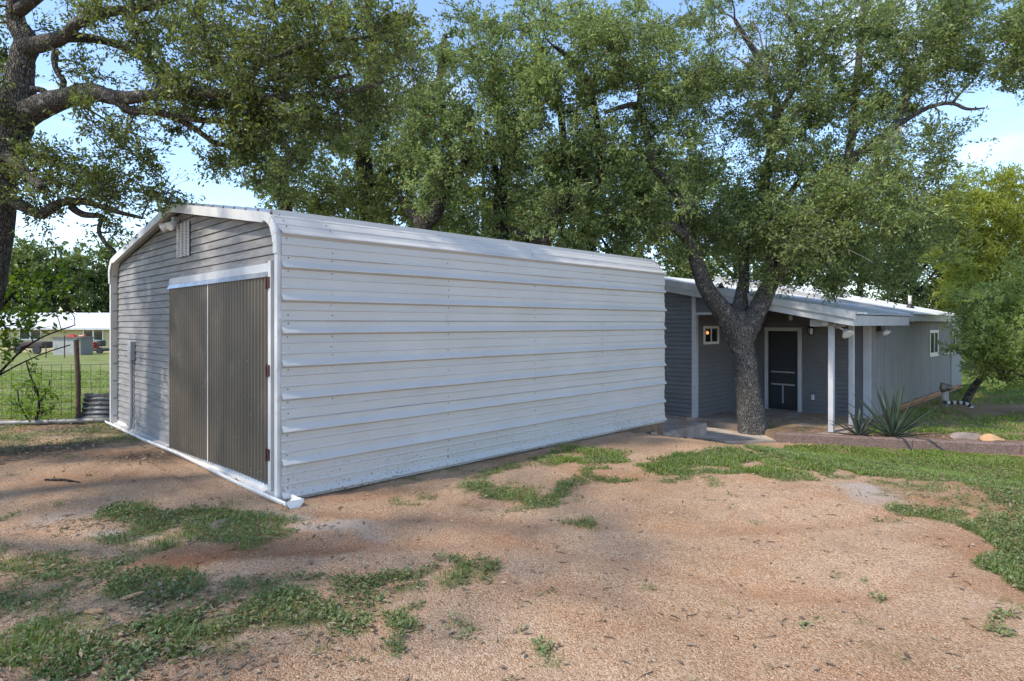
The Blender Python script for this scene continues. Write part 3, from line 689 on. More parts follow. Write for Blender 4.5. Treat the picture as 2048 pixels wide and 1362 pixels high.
# half-round channel lying along the front
mb = MB(); V = []; F = []; ua, r_ = 2.62, .082; K = 9
vs_ = np.linspace(5.44, 12.12, 24)
for i, v in enumerate(vs_):
    zc = .075 + .008 * math.sin(v * 1.7) ; du = -.02 * (v - 5.44) / 6.7 + .01 * math.sin(v * .9)
    for rr in (r_, r_ - .007):
        for k in range(K):
            a = math.pi + math.pi * k / (K - 1); V.append(W(ua + du + rr * math.cos(a), v, zc + rr * math.sin(a)))
for i in range(len(vs_) - 1):
    a = i * 2 * K; b = a + 2 * K
    for k in range(K - 1):
        F.append((a + k, a + k + 1, b + k + 1, b + k)); F.append((a + K + k, b + K + k, b + K + k + 1, a + K + k + 1))
    F.append((a, b, b + K, a + K)); F.append((a + K - 1, a + 2 * K - 1, b + 2 * K - 1, b + K - 1))
mb.add(V, F); mb.add([W(ua + (r_ + .003) * math.cos(math.pi + math.pi * k / 12), 5.437, .075 + .008 * math.sin(5.44 * 1.7) + (r_ + .003) * math.sin(math.pi + math.pi * k / 12)) for k in range(13)], [tuple(range(13))])
ch = mb.build('drain_channel', M['pvc'], None, True)
tag(ch, 'white half-round plastic channel along the foot of the garage doors', 'drain channel')

# ------------------------------------------------------------------ house
FZ = -0.50
house = empty('house', W(16.0, 4.31, FZ), 'low grey ranch house with recessed porch and white metal roof', 'house')
def zp(v): return 1.89 + .20 * (v - 3.72)         # porch roof, upper face
def zm(v): return 1.95 + .225 * (v - 3.95)        # main roof, upper face
UB = 13.3                                         # front of the closed box and porch
def lap_wall(fr, a0, a1, z0, ztop, holes, m, parent, pitch=.105, t=.028):
    z = z0
    while True:
        zt = z + pitch - .011; ts = [ztop(a0), ztop(a1)]
        if z > max(ts) - .02: break
        spans = [(a0, a1)]
        for h0, h1, hz0, hz1 in holes:
            if zt > hz0 and z < hz1:
                spans = [q for s in spans for q in ((s[0], min(s[1], h0)), (max(s[0], h1), s[1])) if q[1] - q[0] > .02]
        for s0, s1 in spans:
            # clip the board under a sloping roof
            e0, e1, f0, f1 = s0, s1, s0, s1
            k = (ztop(a1) - ztop(a0)) / (a1 - a0)
            if k > 1e-4:
                e0 = max(s0, a0 + (z - ztop(a0)) / k); f0 = max(s0, a0 + (zt - ztop(a0)) / k)
            if e0 < e1 - .02: board(fr, e0, e1, min(f0, e1 - .005), f1, z, zt, parent, m, t=t)
        z += pitch
flat = lambda zz: (lambda a: zz)
# wall cores
def core(name, u0, u1, v0, v1, z0, zf, m=None):
    mb = MB(); mb.hexa([W(u0, v0, z0), W(u1, v0, z0), W(u1, v1, z0), W(u0, v1, z0), W(u0, v0, zf(v0)), W(u1, v0, zf(v0)), W(u1, v1, zf(v1)), W(u0, v1, zf(v1))])
    return mb.build(name, m or M['soffit'], house)
under_p = lambda v: zp(v) - .10
under_m = lambda v: zm(v) - .10
core('wall', UB, UB + .1, 7.24, 9.3, FZ, under_p)
core('wall', UB + .1, 16.0, 7.24, 7.34, FZ, lambda v: zp(7.24) - .10)
core('wall', 16.0, 16.1, 4.40, 7.24, FZ, under_p)
core('wall', 16.0, 25.05, 4.31, 4.41, FZ, lambda v: zp(4.31) - .13)
core('wall', 25.05, 25.15, 4.31, 9.3, FZ - .1, lambda v: zm(v) - .14)
core('wall', UB, 25.15, 14.2, 14.3, FZ - .1, flat(1.8))
# lapped boards
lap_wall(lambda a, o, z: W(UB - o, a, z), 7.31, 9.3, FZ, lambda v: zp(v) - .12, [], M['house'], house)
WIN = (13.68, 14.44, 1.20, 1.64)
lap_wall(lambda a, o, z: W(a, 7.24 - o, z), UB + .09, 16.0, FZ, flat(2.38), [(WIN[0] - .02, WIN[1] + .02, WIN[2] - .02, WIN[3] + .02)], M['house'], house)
DR = (5.80, 6.72, FZ, 1.60)
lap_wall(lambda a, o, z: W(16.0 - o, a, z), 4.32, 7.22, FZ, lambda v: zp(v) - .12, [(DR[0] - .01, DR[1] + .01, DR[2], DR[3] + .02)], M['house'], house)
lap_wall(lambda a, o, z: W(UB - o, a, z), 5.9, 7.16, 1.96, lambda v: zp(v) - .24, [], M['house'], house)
core('gable_backing', UB + .0, UB + .05, 5.95, 7.24, 1.95, lambda v: zp(v) - .22)
# trims of the box corner and the gable infill
mb = MB(); mb.boxuv(UB - .032, UB + .10, 7.205, 7.305, FZ - .02, zp(7.25) - .20); mb.build('corner_trim', M['house_trim'], house, bevel=.004)
mb = MB(); mb.boxuv(UB - .030, UB + .05, 5.6, 7.20, 1.90, 1.957); mb.build('gable_rail', M['house_trim'], house)
# porch window with lit lamp behind
wn = MB()
for a, b, c, d in ((WIN[0], WIN[1], WIN[2], WIN[2] + .06), (WIN[0], WIN[1], WIN[3] - .06, WIN[3]), (WIN[0], WIN[0] + .06, WIN[2] + .06, WIN[3] - .06), (WIN[1] - .06, WIN[1], WIN[2] + .06, WIN[3] - .06)):
    wn.boxuv(a, b, 7.205, 7.24, c, d)
wf = wn.build('window', M['window_frame'], house)
mb = MB(); mb.boxuv(WIN[0] + .06, WIN[1] - .06, 7.226, 7.236, WIN[2] + .06, WIN[3] - .06); mb.build('pane', M['glass'], wf)
mb = MB(); mb.boxuv(14.045, 14.075, 7.212, 7.226, WIN[2] + .06, WIN[3] - .06); mb.build('mullion', M['window_frame'], wf)
glow = bpy.data.materials.new('warm_lamp_glow'); glow.use_nodes = True
gb = glow.node_tree.nodes['Principled BSDF']; gb.inputs['Base Color'].default_value = (.5, .2, .06, 1); gb.inputs['Emission Color'].default_value = (1.0, .36, .10, 1); gb.inputs['Emission Strength'].default_value = .55
mb = MB(); mb.lathe([(.012, 0), (.035, .012), (.04, .045), (.02, .07), (.01, .08)], W(13.86, 7.222, 1.44), (0, 0, 1), 10); lp = mb.build('lit_lamp', glow, wf, True); lp.scale = (1, 1, 1)
# screen door
mb = MB(); mb.boxuv(15.955, 16.0, DR[0], DR[0] + .09, DR[2], DR[3]); dt = mb.build('door_trim', M['house_trim'], house)
mb = MB(); mb.boxuv(15.955, 16.0, DR[1] - .09, DR[1], DR[2], DR[3]); mb.build('door_trim', M['house_trim'], house)
mb = MB(); mb.boxuv(15.955, 16.0, DR[0] + .09, DR[1] - .09, DR[3] - .09, DR[3]); mb.build('door_trim', M['house_trim'], house)
a, b = DR[0] + .095, DR[1] - .095
mb = MB()
mb.boxuv(15.965, 15.99, a, a + .07, FZ + .03, DR[3] - .095).boxuv(15.965, 15.99, b - .07, b, FZ + .03, DR[3] - .095)
mb.boxuv(15.965, 15.99, a + .07, b - .07, DR[3] - .17, DR[3] - .095).boxuv(15.965, 15.99, a + .07, b - .07, FZ + .03, FZ + .12)
sd = mb.build('screen_door', M['dark'], house)
mb = MB(); mb.boxuv(15.975, 15.982, a + .07, b - .07, FZ + .12, DR[3] - .17); mb.build('screen', M['screen'], sd)
for zc in (.47, .155):
    mb = MB(); mb.boxuv(15.960, 15.974, a + .07, b - .07, zc - .018, zc + .018); mb.build('rail', M['grey'], sd)
mb = MB(); mb.boxuv(15.960, 15.974, (a + b) / 2 - .016, (a + b) / 2 + .016, FZ + .18, .13); mb.build('rail', M['grey'], sd)
mb = MB(); mb.boxuv(15.94, 15.965, b - .045, b - .02, .50, .62); mb.build('handle', M['dark'], sd)
# grooved vertical panels of the side wall
x0 = 16.0; SW = [(21.93, 23.08, .70, 1.50)]
def grooved(u0, u1, z0, z1):
    n = int(round((u1 - u0) / .1016)); V = []; F = []
    us = []
    for i in range(n):
        c = u0 + (u1 - u0) * i / n; w = (u1 - u0) / n
        us += [(c + .002, .022), (c + w - .028, .022), (c + w - .022, .002), (c + w - .004, .002)]
    us += [(u1, .022)]
    for u, o in us: V += [W(u, 4.31 - o, z0), W(u, 4.31 - o, z1)]
    for i in range(len(us) - 1): F.append((2 * i, 2 * i + 2, 2 * i + 3, 2 * i + 1))
    mb = MB(); mb.add(V, F); return mb.build('siding_panel', M['house_v'], house)
edges = [16.0 + 1.2192 * k for k in range(8)] + [25.05]
for e0, e1 in zip(edges[:-1], edges[1:]):
    if e1 - e0 < .1: continue
    hit = [h for h in SW if h[0] < e1 and h[1] > e0]
    if hit:
        h = hit[0]; p0 = max(e0, h[0]); p1 = min(e1, h[1])
        if p0 > e0 + .05: grooved(e0, p0 - .004, FZ, 1.80)
        if p1 < e1 - .05: grooved(p1 + .004, e1 - .004, FZ, 1.80)
        grooved(p0, p1 - .004, FZ, h[2]); grooved(p0, p1 - .004, h[3], 1.80)
    else: grooved(e0, e1 - .004, FZ, 1.80)
mb = MB(); mb.boxuv(15.96, 16.0, 4.26, 4.42, FZ, 1.78); mb.build('corner_trim', M['house_trim'], house)
mb = MB(); mb.boxuv(25.05, 25.14, 4.27, 4.36, FZ, 1.80); mb.build('corner_trim', M['house_v'], house)
def side_window(u0, u1, z0, z1, split):
    mb = MB(); t = .085
    for a, b, c, d in ((u0, u1, z0, z0 + t + .03), (u0, u1, z1 - t, z1), (u0, u0 + t, z0 + t + .03, z1 - t), (u1 - t, u1, z0 + t + .03, z1 - t)): mb.boxuv(a, b, 4.262, 4.30, c, d)
    f = mb.build('window', M['window_frame'], house)
    mb = MB(); mb.boxuv(u0 + t, u1 - t, 4.285, 4.296, z0 + t, z1 - t); mb.build('pane', M['glass'], f)
    c = u0 + (u1 - u0) * split
    mb = MB(); mb.boxuv(c - .035, c + .035, 4.268, 4.285, z0 + t + .03, z1 - t); mb.build('mullion', M['window_frame'], f)
side_window(21.93, 23.08, .70, 1.50, .55)
side_window(25.30, 26.30, .78, 1.55, .5)
# lower wing past the corner
core('wall', 25.16, 27.6, 4.40, 4.5, FZ - .1, flat(1.70), M['house_v'])
# orange boards along the foot of the side wall
for k, (o, zz) in enumerate(((.03, FZ + .02), (.07, FZ - .055))):
    mb = MB(); mb.boxuv(17.2, 26.0 + k * .5, 4.29 - o - .035, 4.29 - o, zz - .02, zz + .075); mb.build('skirting_board', M['orange_wood'], house)
# roofs: ribbed sheets running down the slope
def ribbed(name, u0, u1, v0, v1, zf, m):
    n = max(1, int(round((u1 - u0) / .2286))); us = []
    for i in range(n):
        c = u0 + (u1 - u0) * i / n; w = (u1 - u0) / n
        us += [(c, 0), (c + w * .36, 0), (c + w * .44, .022), (c + w * .56, .022), (c + w * .64, 0)]
    us.append((u1, 0)); V = []; F = []
    for u, h in us:
        for v in (v0, v1): V.append(W(u, v, zf(v) + h))
    o = len(V)
    for u, h in us:
        for v in (v0, v1): V.append(W(u, v, zf(v) - .012))
    for i in range(len(us) - 1):
        F += [(2 * i, 2 * i + 2, 2 * i + 3, 2 * i + 1), (o + 2 * i, o + 2 * i + 1, o + 2 * i + 3, o + 2 * i + 2), (2 * i, o + 2 * i, o + 2 * i + 2, 2 * i + 2)]
    mb = MB(); mb.add(V, F); return mb.build(name, m, house)
RV = 9.3
for k in range(5):
    a = 12.92 + k * .92; ribbed('roof_sheet', a, min(a + .92, 17.2), 3.72, RV, zp, M['roof_sheet'])
ribbed('roof_sheet', 17.2, 18.42, 4.0, RV, zp, M['roof_sheet'])
for k in range(8):
    a = 18.4 + k * .915; ribbed('roof_sheet', a, min(a + .915, 25.4), 3.95, RV + .3, zm, M['roof_sheet'])
for k in range(3):
    a = 12.92 + k * 4.16; mb = MB(); mb.hexa([W(a, RV, zp(RV) - .02), W(a + 4.16, RV, zp(RV) - .02), W(a + 4.16, 14.7, zp(3.72)), W(a, 14.7, zp(3.72)), W(a, RV, zp(RV)), W(a + 4.16, RV, zp(RV)), W(a + 4.16, 14.7, zp(3.72) + .02), W(a, 14.7, zp(3.72) + .02)]); mb.build('roof_sheet', M['roof_sheet'], house)
# rake and eave boards
def rake(name, u0, u1, v0, v1, zf, t0, t1, m):
    mb = MB(); mb.hexa([W(u0, v0, zf(v0) + t0), W(u1, v0, zf(v0) + t0), W(u1, v1, zf(v1) + t0), W(u0, v1, zf(v1) + t0), W(u0, v0, zf(v0) + t1), W(u1, v0, zf(v0) + t1), W(u1, v1, zf(v1) + t1), W(u0, v1, zf(v1) + t1)])
    return mb.build(name, m, house)
rake('rake_flashing', 12.885, 12.915, 3.70, RV, zp, -.105, .030, M['fascia'])
rake('rake_cap', 12.885, 13.03, 3.70, RV, zp, .031, .036, M['fascia'])
rake('rake_board', 12.93, 12.97, 3.74, RV, zp, -.245, -.02, M['fascia'])
rake('soffit', 12.975, 18.3, 4.0, RV, zp, -.10, -.085, M['soffit'])
rake('rake_board', 18.36, 18.40, 3.93, RV, zm, -.20, .045, M['fascia'])
rake('rake_flashing', 25.40, 25.43, 3.95, RV, zm, -.15, .03, M['fascia'])
rake('soffit', 18.42, 25.38, 4.0, RV, zm, -.11, -.09, M['soffit'])
mb = MB(); mb.boxuv(12.96, 17.15, 3.76, 3.795, 1.655, 1.86); mb.build('eave_board', M['fascia'], house)
mb = MB(); mb.boxuv(18.45, 25.30, 3.985, 4.02, 1.76, 1.925); mb.build('eave_board', M['fascia'], house)
mb = MB(); mb.hexa([W(17.10, 3.75, 1.66), W(17.14, 3.75, 1.66), W(17.14, 4.3, 1.66), W(17.10, 4.3, 1.66), W(17.10, 3.75, 1.86), W(17.14, 3.75, 1.86), W(17.14, 4.3, 1.96), W(17.10, 4.3, 1.96)]); mb.build('eave_return', M['fascia'], house)
# porch posts and beam
for u in (13.47, 14.75):
    mb = MB(); mb.boxuv(u - .05, u + .05, 4.26, 4.36, FZ, 1.66); mb.build('porch_post', M['house_trim'], house, bevel=.008)
mb = MB(); mb.boxuv(13.10, 15.98, 4.255, 4.365, 1.665, 1.80); mb.build('porch_beam', M['house_trim'], house)
mb = MB(); mb.boxuv(13.395, 13.545, 4.20, 4.70, 1.64, 1.78); mb.build('beam_end', M['house_trim'], house)
# vent stacks on the roof
for u, v in ((20.6, 6.35), (22.7, 4.95)):
    zz = zm(v); mb = MB(); mb.lathe([(.13, .0), (.12, .03), (.07, .10), (.055, .13)], W(u, v, zz), (0, 0, 1), 12); bt = mb.build('pipe_boot', M['dark'], house, True)
    mb = MB(); mb.lathe([(.05, .10), (.05, .42), (.042, .42), (.04, .38)], W(u, v, zz), (0, 0, 1), 12); mb.build('vent_pipe', M['plastic'], bt, True)
mb = MB(); mb.lathe([(.11, .0), (.09, .04), (.03, .12), (.01, .14)], W(13.8, 6.85, zp(6.85)), (0, 0, 1), 10); mb.build('pipe_boot', M['dark'], house, True)
# slabs
mb = MB(); mb.boxuv(UB - .28, 16.0, 4.05, 7.3, -.9, FZ); mb.boxuv(UB - .05, UB + .3, 7.3, 9.6, -.9, FZ - .01); mb.build('porch_slab', M['concrete'], house)
mb = MB(); mb.boxuv(16.0, 25.2, 4.33, 9.3, -1.0, FZ - .004); mb.build('foundation', M['foundation'], house)
# wall lantern, outlet, porch detector
ln = MB(); ln.boxuv(15.94, 15.984, 5.51, 5.59, 1.44, 1.62); lan = empty('wall_lantern', W(15.97, 5.55, 1.5), 'small black lantern on the dark porch wall beside the screen door', 'lantern')
ln.build('back_plate', M['dark'], lan)
mb = MB(); mb.lathe([(.05, 0), (.06, .01), (.06, .02)], W(15.87, 5.55, 1.42), (0, 0, 1), 8)
for k in range(4):
    a_ = k * math.pi / 2 + .785; mb.tube([(W(15.87, 5.55, 0)[0] + .055 * math.cos(a_), W(15.87, 5.55, 0)[1] + .055 * math.sin(a_), 1.43), (W(15.87, 5.55, 0)[0] + .07 * math.cos(a_), W(15.87, 5.55, 0)[1] + .07 * math.sin(a_), 1.58)], .008, 5)
mb.lathe([(.095, 0), (.07, .03), (.02, .08), (.01, .10)], W(15.87, 5.55, 1.58), (0, 0, 1), 8); mb.build('cage', M['dark'], lan)
mb = MB(); mb.lathe([(.045, 0), (.052, .14)], W(15.87, 5.55, 1.435), (0, 0, 1), 8); mb.build('glass', M['plastic'], lan)
mb = MB(); mb.boxuv(15.972, 15.984, 5.50, 5.575, -.17, -.05); ou = empty('wall_outlet', W(15.98, 5.54, -.1), 'white weatherproof outlet low on the porch wall', 'outlet'); mb.build('cover', M['plastic'], ou, bevel=.003)
mb = MB(); mb.boxuv(15.962, 15.972, 5.52, 5.555, -.15, -.07); mb.build('lid', M['house_trim'], ou)
mb = MB(); mb.boxuv(15.90, 15.984, 6.02, 6.09, 1.78, 1.90); se = mb.build('motion_sensor', M['plastic'], None, bevel=.01); tag(se, 'small pale sensor box above the screen door under the porch roof', 'sensor')
# floodlights on the eave
pf = empty('floodlight', W(13.4, 4.2, 1.62), 'floodlight pair by the porch post, one grey back and one white lamp', 'light')
mb = MB(); mb.boxuv(13.36, 13.44, 4.12, 4.195, 1.60, 1.68); mb.build('base', M['grey'], pf)
c = Vector(W(13.22, 4.02, 1.72)); mb = MB(); mb.tube([W(13.38, 4.14, 1.66), tuple(c)], .018, 6); am = mb.build('arm', M['grey'], pf)
mb = MB(); mb.lathe([(.03, -.10), (.075, -.06), (.092, .0), (.092, .02), (.07, .03)], c, W(-.9, -.3, .25), 14); mb.build('lamp_head', M['grey'], pf, True)
c = Vector(W(13.36, 3.98, 1.50)); mb = MB(); mb.tube([W(13.40, 4.13, 1.61), tuple(c + Vector((0, 0, .04)))], .018, 6); am = mb.build('arm', M['plastic'], pf)
mb = MB(); mb.lathe([(.035, -.11), (.05, -.08), (.10, .0), (.112, .03), (.10, .036), (.05, .028)], c, W(-.35, -.55, -.75), 16); mb.build('lamp_head', M['plastic'], pf, True)
ef = empty('floodlight', W(16.6, 4.2, 1.6), 'small twin floodlight under the eave end on the grooved side wall', 'light')
mb = MB(); mb.boxuv(16.52, 16.62, 4.20, 4.295, 1.52, 1.66); mb.build('base', M['dark'], ef)
for q, ax in ((-.10, W(-.6, -.5, -.6)), (.08, W(.3, -.7, -.6))):
    c = Vector(W(16.57 + q, 4.10, 1.50)); mb = MB(); mb.lathe([(.03, -.09), (.04, -.05), (.06, .02), (.066, .05), (.05, .055)], c, ax, 12); mb.build('lamp_head', M['plastic'], ef, True)
# pipe stub on the side wall
mb = MB(); mb.tube([W(23.7, 4.25, .72), W(24.8, 4.25, .72), W(24.9, 4.22, .70), W(24.9, 4.21, .60)], .022, 8); pp = mb.build('wall_pipe', M['plastic'], None, True); tag(pp, 'thin white pipe on the side wall between the two windows', 'pipe')
# drain stack with striped hose
ds = empty('drain_pipe', W(19.3, 3.6, -.5), 'short grey drain pipe with bent top and striped hose by the side wall', 'pipe')
bx, by, _ = PX(1890, 830, 16.6); bz = float(gz(bx, by))
mb = MB(); mb.tube([(bx, by, bz - .05), (bx, by, bz + .42)], .085, 12); mb.build('pipe', M['grey'], ds, True)
mb = MB(); mb.tube([(bx - .02, by, bz + .40), (bx - .04, by, bz + .48), (bx - .02, by - .02, bz + .62)], [.085, .095, .10], 12); mb.tube([(bx + .02, by - .05, bz + .46), (bx + .12, by - .1, bz + .53)], [.07, .08], 10); mb.build('cap', M['pipe'], ds, True)
hp = [Vector((bx - .12, by - .12, bz + .12)), Vector((bx + .10, by - .16, bz + .12)), Vector((bx + .30, by - .2, bz + .12)), Vector((bx + .46, by - .24, bz + .08)), Vector((bx + .54, by - .26, bz - .03)), Vector((bx + .54, by - .27, bz - .16))]
def along(pts, n):
    d = [0]
    for a, b in zip(pts[:-1], pts[1:]): d.append(d[-1] + (b - a).length)
    out = []
    for i in range(n):
        s = d[-1] * i / (n - 1); j = max(k for k in range(len(d) - 1) if d[k] <= s + 1e-9); out.append(pts[j].lerp(pts[j + 1], (s - d[j]) / (d[j + 1] - d[j])))
    return out
hs = along(hp, 25)
for i in range(0, 24, 2):
    mb = MB(); q = hs[i:i + 3]; mb.tube([tuple(x) for x in q], [.046, .050, .046], 10); mb.build('hose_segment', M['dark'] if (i // 2) % 2 == 0 else M['trim'], ds, True)
c2 = Vector(PX(1936, 800, 20.5)); mb = MB(); mb.tube([tuple(c2 + Vector((-.12, 0, -.02))), tuple(c2), tuple(c2 + Vector((.25, -.1, -.12)))], [.17, .24, .12], 12); mb.tube([tuple(c2 + Vector((.08, 0, -.1))), tuple(c2 + Vector((.10, 0, -.65)))], .10, 10)
rp = mb.build('rusty_pipe_end', M['rust'], None, True); tag(rp, 'rusty pipe end beside the leaning trunk at the far corner of the house', 'pipe')

# ------------------------------------------------------------------ apron, kerb, stones, agaves
def slab_px(name, pix, th, m, lift):
    top = []
    for p in pix: x, y, z = GR(*p); top.append((x, y, z + lift))
    n = len(top); V = top + [(x, y, z - th) for x, y, z in top]
    mb = MB(); mb.add(V, [tuple(range(n))[::-1] if False else tuple(range(n)), tuple(range(2 * n - 1, n - 1, -1))] + [(i, i + n, (i + 1) % n + n, (i + 1) % n) for i in range(n)])
    o = mb.build(name, m, None); return o
ap = slab_px('concrete_apron', [(1302, 868), (1380, 874), (1450, 885), (1556, 884), (1568, 871), (1530, 866), (1440, 860), (1360, 848), (1322, 852)], .3, M['apron'], .03)
tag(ap, kind='structure')
st = MB(); p0 = W(9.42, 5.7, 0)
st.boxuv(9.44, 11.6, 6.05, 7.6, -.8, -.30); stp = st.build('concrete_step', M['concrete'], None, bevel=.01); tag(stp, kind='structure')
# kerb made of three cast lengths
kerb = empty('garden_kerb', (7, curb_y(7.0), -.6), 'low brown concrete kerb between the lawn and the agave bed', 'kerb')
kx = [5.15, 7.4, 9.05, 12.5]
for a, b in zip(kx[:-1], kx[1:]):
    n = 14; V = []; F = []
    for i in range(n):
        x = a + .006 + (b - a - .012) * i / (n - 1); y = curb_y(x) + .02 * math.sin(x * 1.3)
        j = [rb.uniform(-.008, .008) for _ in range(4)]
        V += [(x, y + j[0], -.95), (x, y + j[0], -.462 + j[1]), (x, y + .025, -.440 + j[1]), (x, y + .19, -.442 + j[2]), (x, y + .21, -.95)]
    for i in range(n - 1):
        p = i * 5; q = p + 5
        for k in range(4): F.append((p + k, q + k, q + k + 1, p + k + 1))
    F += [(0, 1, 2, 3, 4), tuple((n - 1) * 5 + k for k in (4, 3, 2, 1, 0))]
    mb = MB(); mb.add(V, F); mb.build('kerb_segment', M['curb'], kerb)
def rock(name, c, size, m, label, cat='rock', seed=0):
    import bmesh
    bm = bmesh.new(); bmesh.ops.create_icosphere(bm, subdivisions=3, radius=1.0); rr = random.Random(seed)
    pl = [(Vector((rr.uniform(-1, 1), rr.uniform(-1, 1), rr.uniform(-.2, 1))).normalized(), rr.uniform(.55, .85)) for _ in range(9)]
    for v in bm.verts:
        for n, d in pl:
            k = v.co.dot(n) - d
            if k > 0: v.co -= n * k * .9
        v.co = Vector((v.co.x * size[0], v.co.y * size[1], v.co.z * size[2])) + Vector(c)
    me = bpy.data.meshes.new(name); bm.to_mesh(me); bm.free(); o = link(name, me, m); return tag(o, label, cat)
x, y, z = PX(1935, 866, 11.9); rock('rock', (x, y, -.47), (.34, .18, .10), M['rock_grey'], 'flat grey brown rock in the bed behind the kerb', seed=2)
x, y, z = PX(1984, 874, 11.6); rock('rock', (x, y, -.46), (.22, .15, .10), M['rock_orange'], 'rounded orange rock behind the kerb, beside the grey one', seed=5)
x, y, z = GR(432, 1048); rock('rock', (x, y, z - .045), (.22, .18, .075), M['rock_grey'], 'flat grey stone set in the weeds before the garage doors', seed=8)
def agave(c, n, rad, m, label, spread, seed, wid=.030):
    rr = random.Random(seed); root = empty('agave', c, label, 'agave')
    for i in range(n):
        az = i * 2.399 + rr.uniform(-.2, .2); f = i / (n - 1); el = math.radians(84 - 70 * f ** 1.1 + rr.uniform(-6, 6)); ln = rad * rr.uniform(.8, 1.08) * (0.85 + .2 * f)
        d = Vector((math.cos(az) * math.cos(el) * spread, math.sin(az) * math.cos(el) * spread, math.sin(el))).normalized(); side = d.cross(Vector((0, 0, 1))).normalized(); up = side.cross(d)
        V = []; K = 7
        for k in range(K):
            t = k / (K - 1); w = wid * (1 - t) ** .75 * (1 + 1.2 * t) * (1 if t < 1 else 0) + .002; droop = -(.10 * t * t * ln * math.cos(el)) + rr.uniform(-.002, .002)
            p = Vector(c) + d * (t * ln + .03) + Vector((0, 0, droop))
            V += [p - side * w + up * w * .35, p, p + side * w + up * w * .35, p - up * .014 * (1 - t)]
        F = []
        for k in range(K - 1):
            a_ = k * 4; b_ = a_ + 4
            for q in ((0, 1), (1, 2), (2, 3), (3, 0)): F.append((a_ + q[0], a_ + q[1], b_ + q[1], b_ + q[0]))
        mb = MB(); mb.add(V, F); mb.build('leaf', m, root, True)
x, y, z = PX(1786, 868, 11.95); agave((x, y, -.50), 32, 1.25, M['agave'], 'large spiky green agave standing by the side wall behind the kerb', 1.0, 3)
x, y, z = PX(1716, 866, 12.1); agave((x, y, -.50), 18, .60, M['agave_dark'], 'smaller dark agave beside the porch posts', 1.0, 4)

# ------------------------------------------------------------------ fence at the left
fence = empty('wire_fence', (-7.45, 10.75, 0), 'rusty wire field fence running left from the garage corner', 'fence')
fa = np.array([-6.75, 10.75]); fb = np.array([-17.0, 9.4]); fl_ = np.linalg.norm(fb - fa)
def fp(s, z): q = fa + (fb - fa) * (s / fl_); return (q[0], q[1], float(gz(q[0], q[1])) + z)
mb = MB()
for k in range(int(fl_ / .155)):
    s = .05 + k * .155; mb.tube([fp(s, .03), fp(s + rb.uniform(-.01, .01), .5), fp(s, 1.0)], .0042, 4, False)
hz_ = [.05, .14, .24, .35, .47, .60, .73, .86, 1.0]
for h in hz_:
    mb.tube([fp(s, h + .012 * math.sin(s * 1.9 + h * 9)) for s in np.linspace(0, fl_ - .05, 40)], .0042, 4, False)
tag(mb.build('wire_mesh', M['wire'], fence), kind='stuff')
for s in (.72, 3.9, 7.2):
    a_ = fp(s, -.3); b_ = fp(s, 1.42); mb = MB(); mb.tube([a_, (a_[0] + .01, a_[1], .6), (b_[0] - .03, b_[1], b_[2])], .038, 10); mb.build('fence_post', M['post_rust'], fence)
mb = MB(); mb.tube([(-6.55, 10.55, .06), (-7.2, 10.5, .055), (-7.9, 10.40, .045), (-9.6, 10.22, .02), (-15, 9.7, .02)], .045, 10); gp = mb.build('ground_pipe', M['pipe'], None, True); tag(gp, 'weathered steel pipe lying on the ground along the foot of the fence', 'pipe')
V = []; F = []; n = 36
for i in range(n + 1):
    h = .43 * i / n; o = .012 * math.sin(i / n * 2 * math.pi * 5.5)
    for xx in (0, .56): V.append((-7.42 + xx + .0 * h, 10.66 + .22 * h - o, .06 + h))
for i in range(n): F.append((2 * i, 2 * i + 1, 2 * i + 3, 2 * i + 2))
mb = MB(); mb.add(V, F); tn = mb.build('corrugated_tin', M['old_tin'], None, True); m_ = tn.modifiers.new('solid', 'SOLIDIFY'); m_.thickness = .004; tag(tn, 'dark scrap of corrugated tin leaning on the fence by the garage corner', 'metal sheet')

# ------------------------------------------------------------------ neighbour's place across the field
NB = 55.0; nz0 = float(gz(-38, NB)) + .0
nh = empty('neighbour_house', (-40, NB, nz0), 'long pale yellow neighbour house with white metal roof across the field', 'house')
mb = MB(); mb.box(-62, -31.0, NB, NB + 8, nz0 - .3, 1.36); mb.build('wall', M['yellow'], nh)
for k in range(13):
    a_ = -62.6 + k * 2.46; mb = MB(); V = [(a_, NB - .7, 1.22), (a_ + 2.45, NB - .7, 1.22), (a_ + 2.45, NB + 4, 2.62), (a_, NB + 4, 2.62), (a_, NB - .7, 1.34), (a_ + 2.45, NB - .7, 1.34), (a_ + 2.45, NB + 4, 2.72), (a_, NB + 4, 2.72)]; mb.hexa(V); mb.build('roof', M['white_roof'], nh)
mb = MB(); mb.box(-62.6, -30.6, NB - .74, NB - .71, 1.16, 1.35); mb.build('fascia', M['trim'], nh)
mb = MB(); mb.hexa([(-62.6, NB + 4.01, 2.60), (-30.6, NB + 4.01, 2.60), (-30.6, NB + 8.7, 1.3), (-62.6, NB + 8.7, 1.3), (-62.6, NB + 4.01, 2.7), (-30.6, NB + 4.01, 2.7), (-30.6, NB + 8.7, 1.4), (-62.6, NB + 8.7, 1.4)]); mb.build('roof', M['white_roof'], nh)
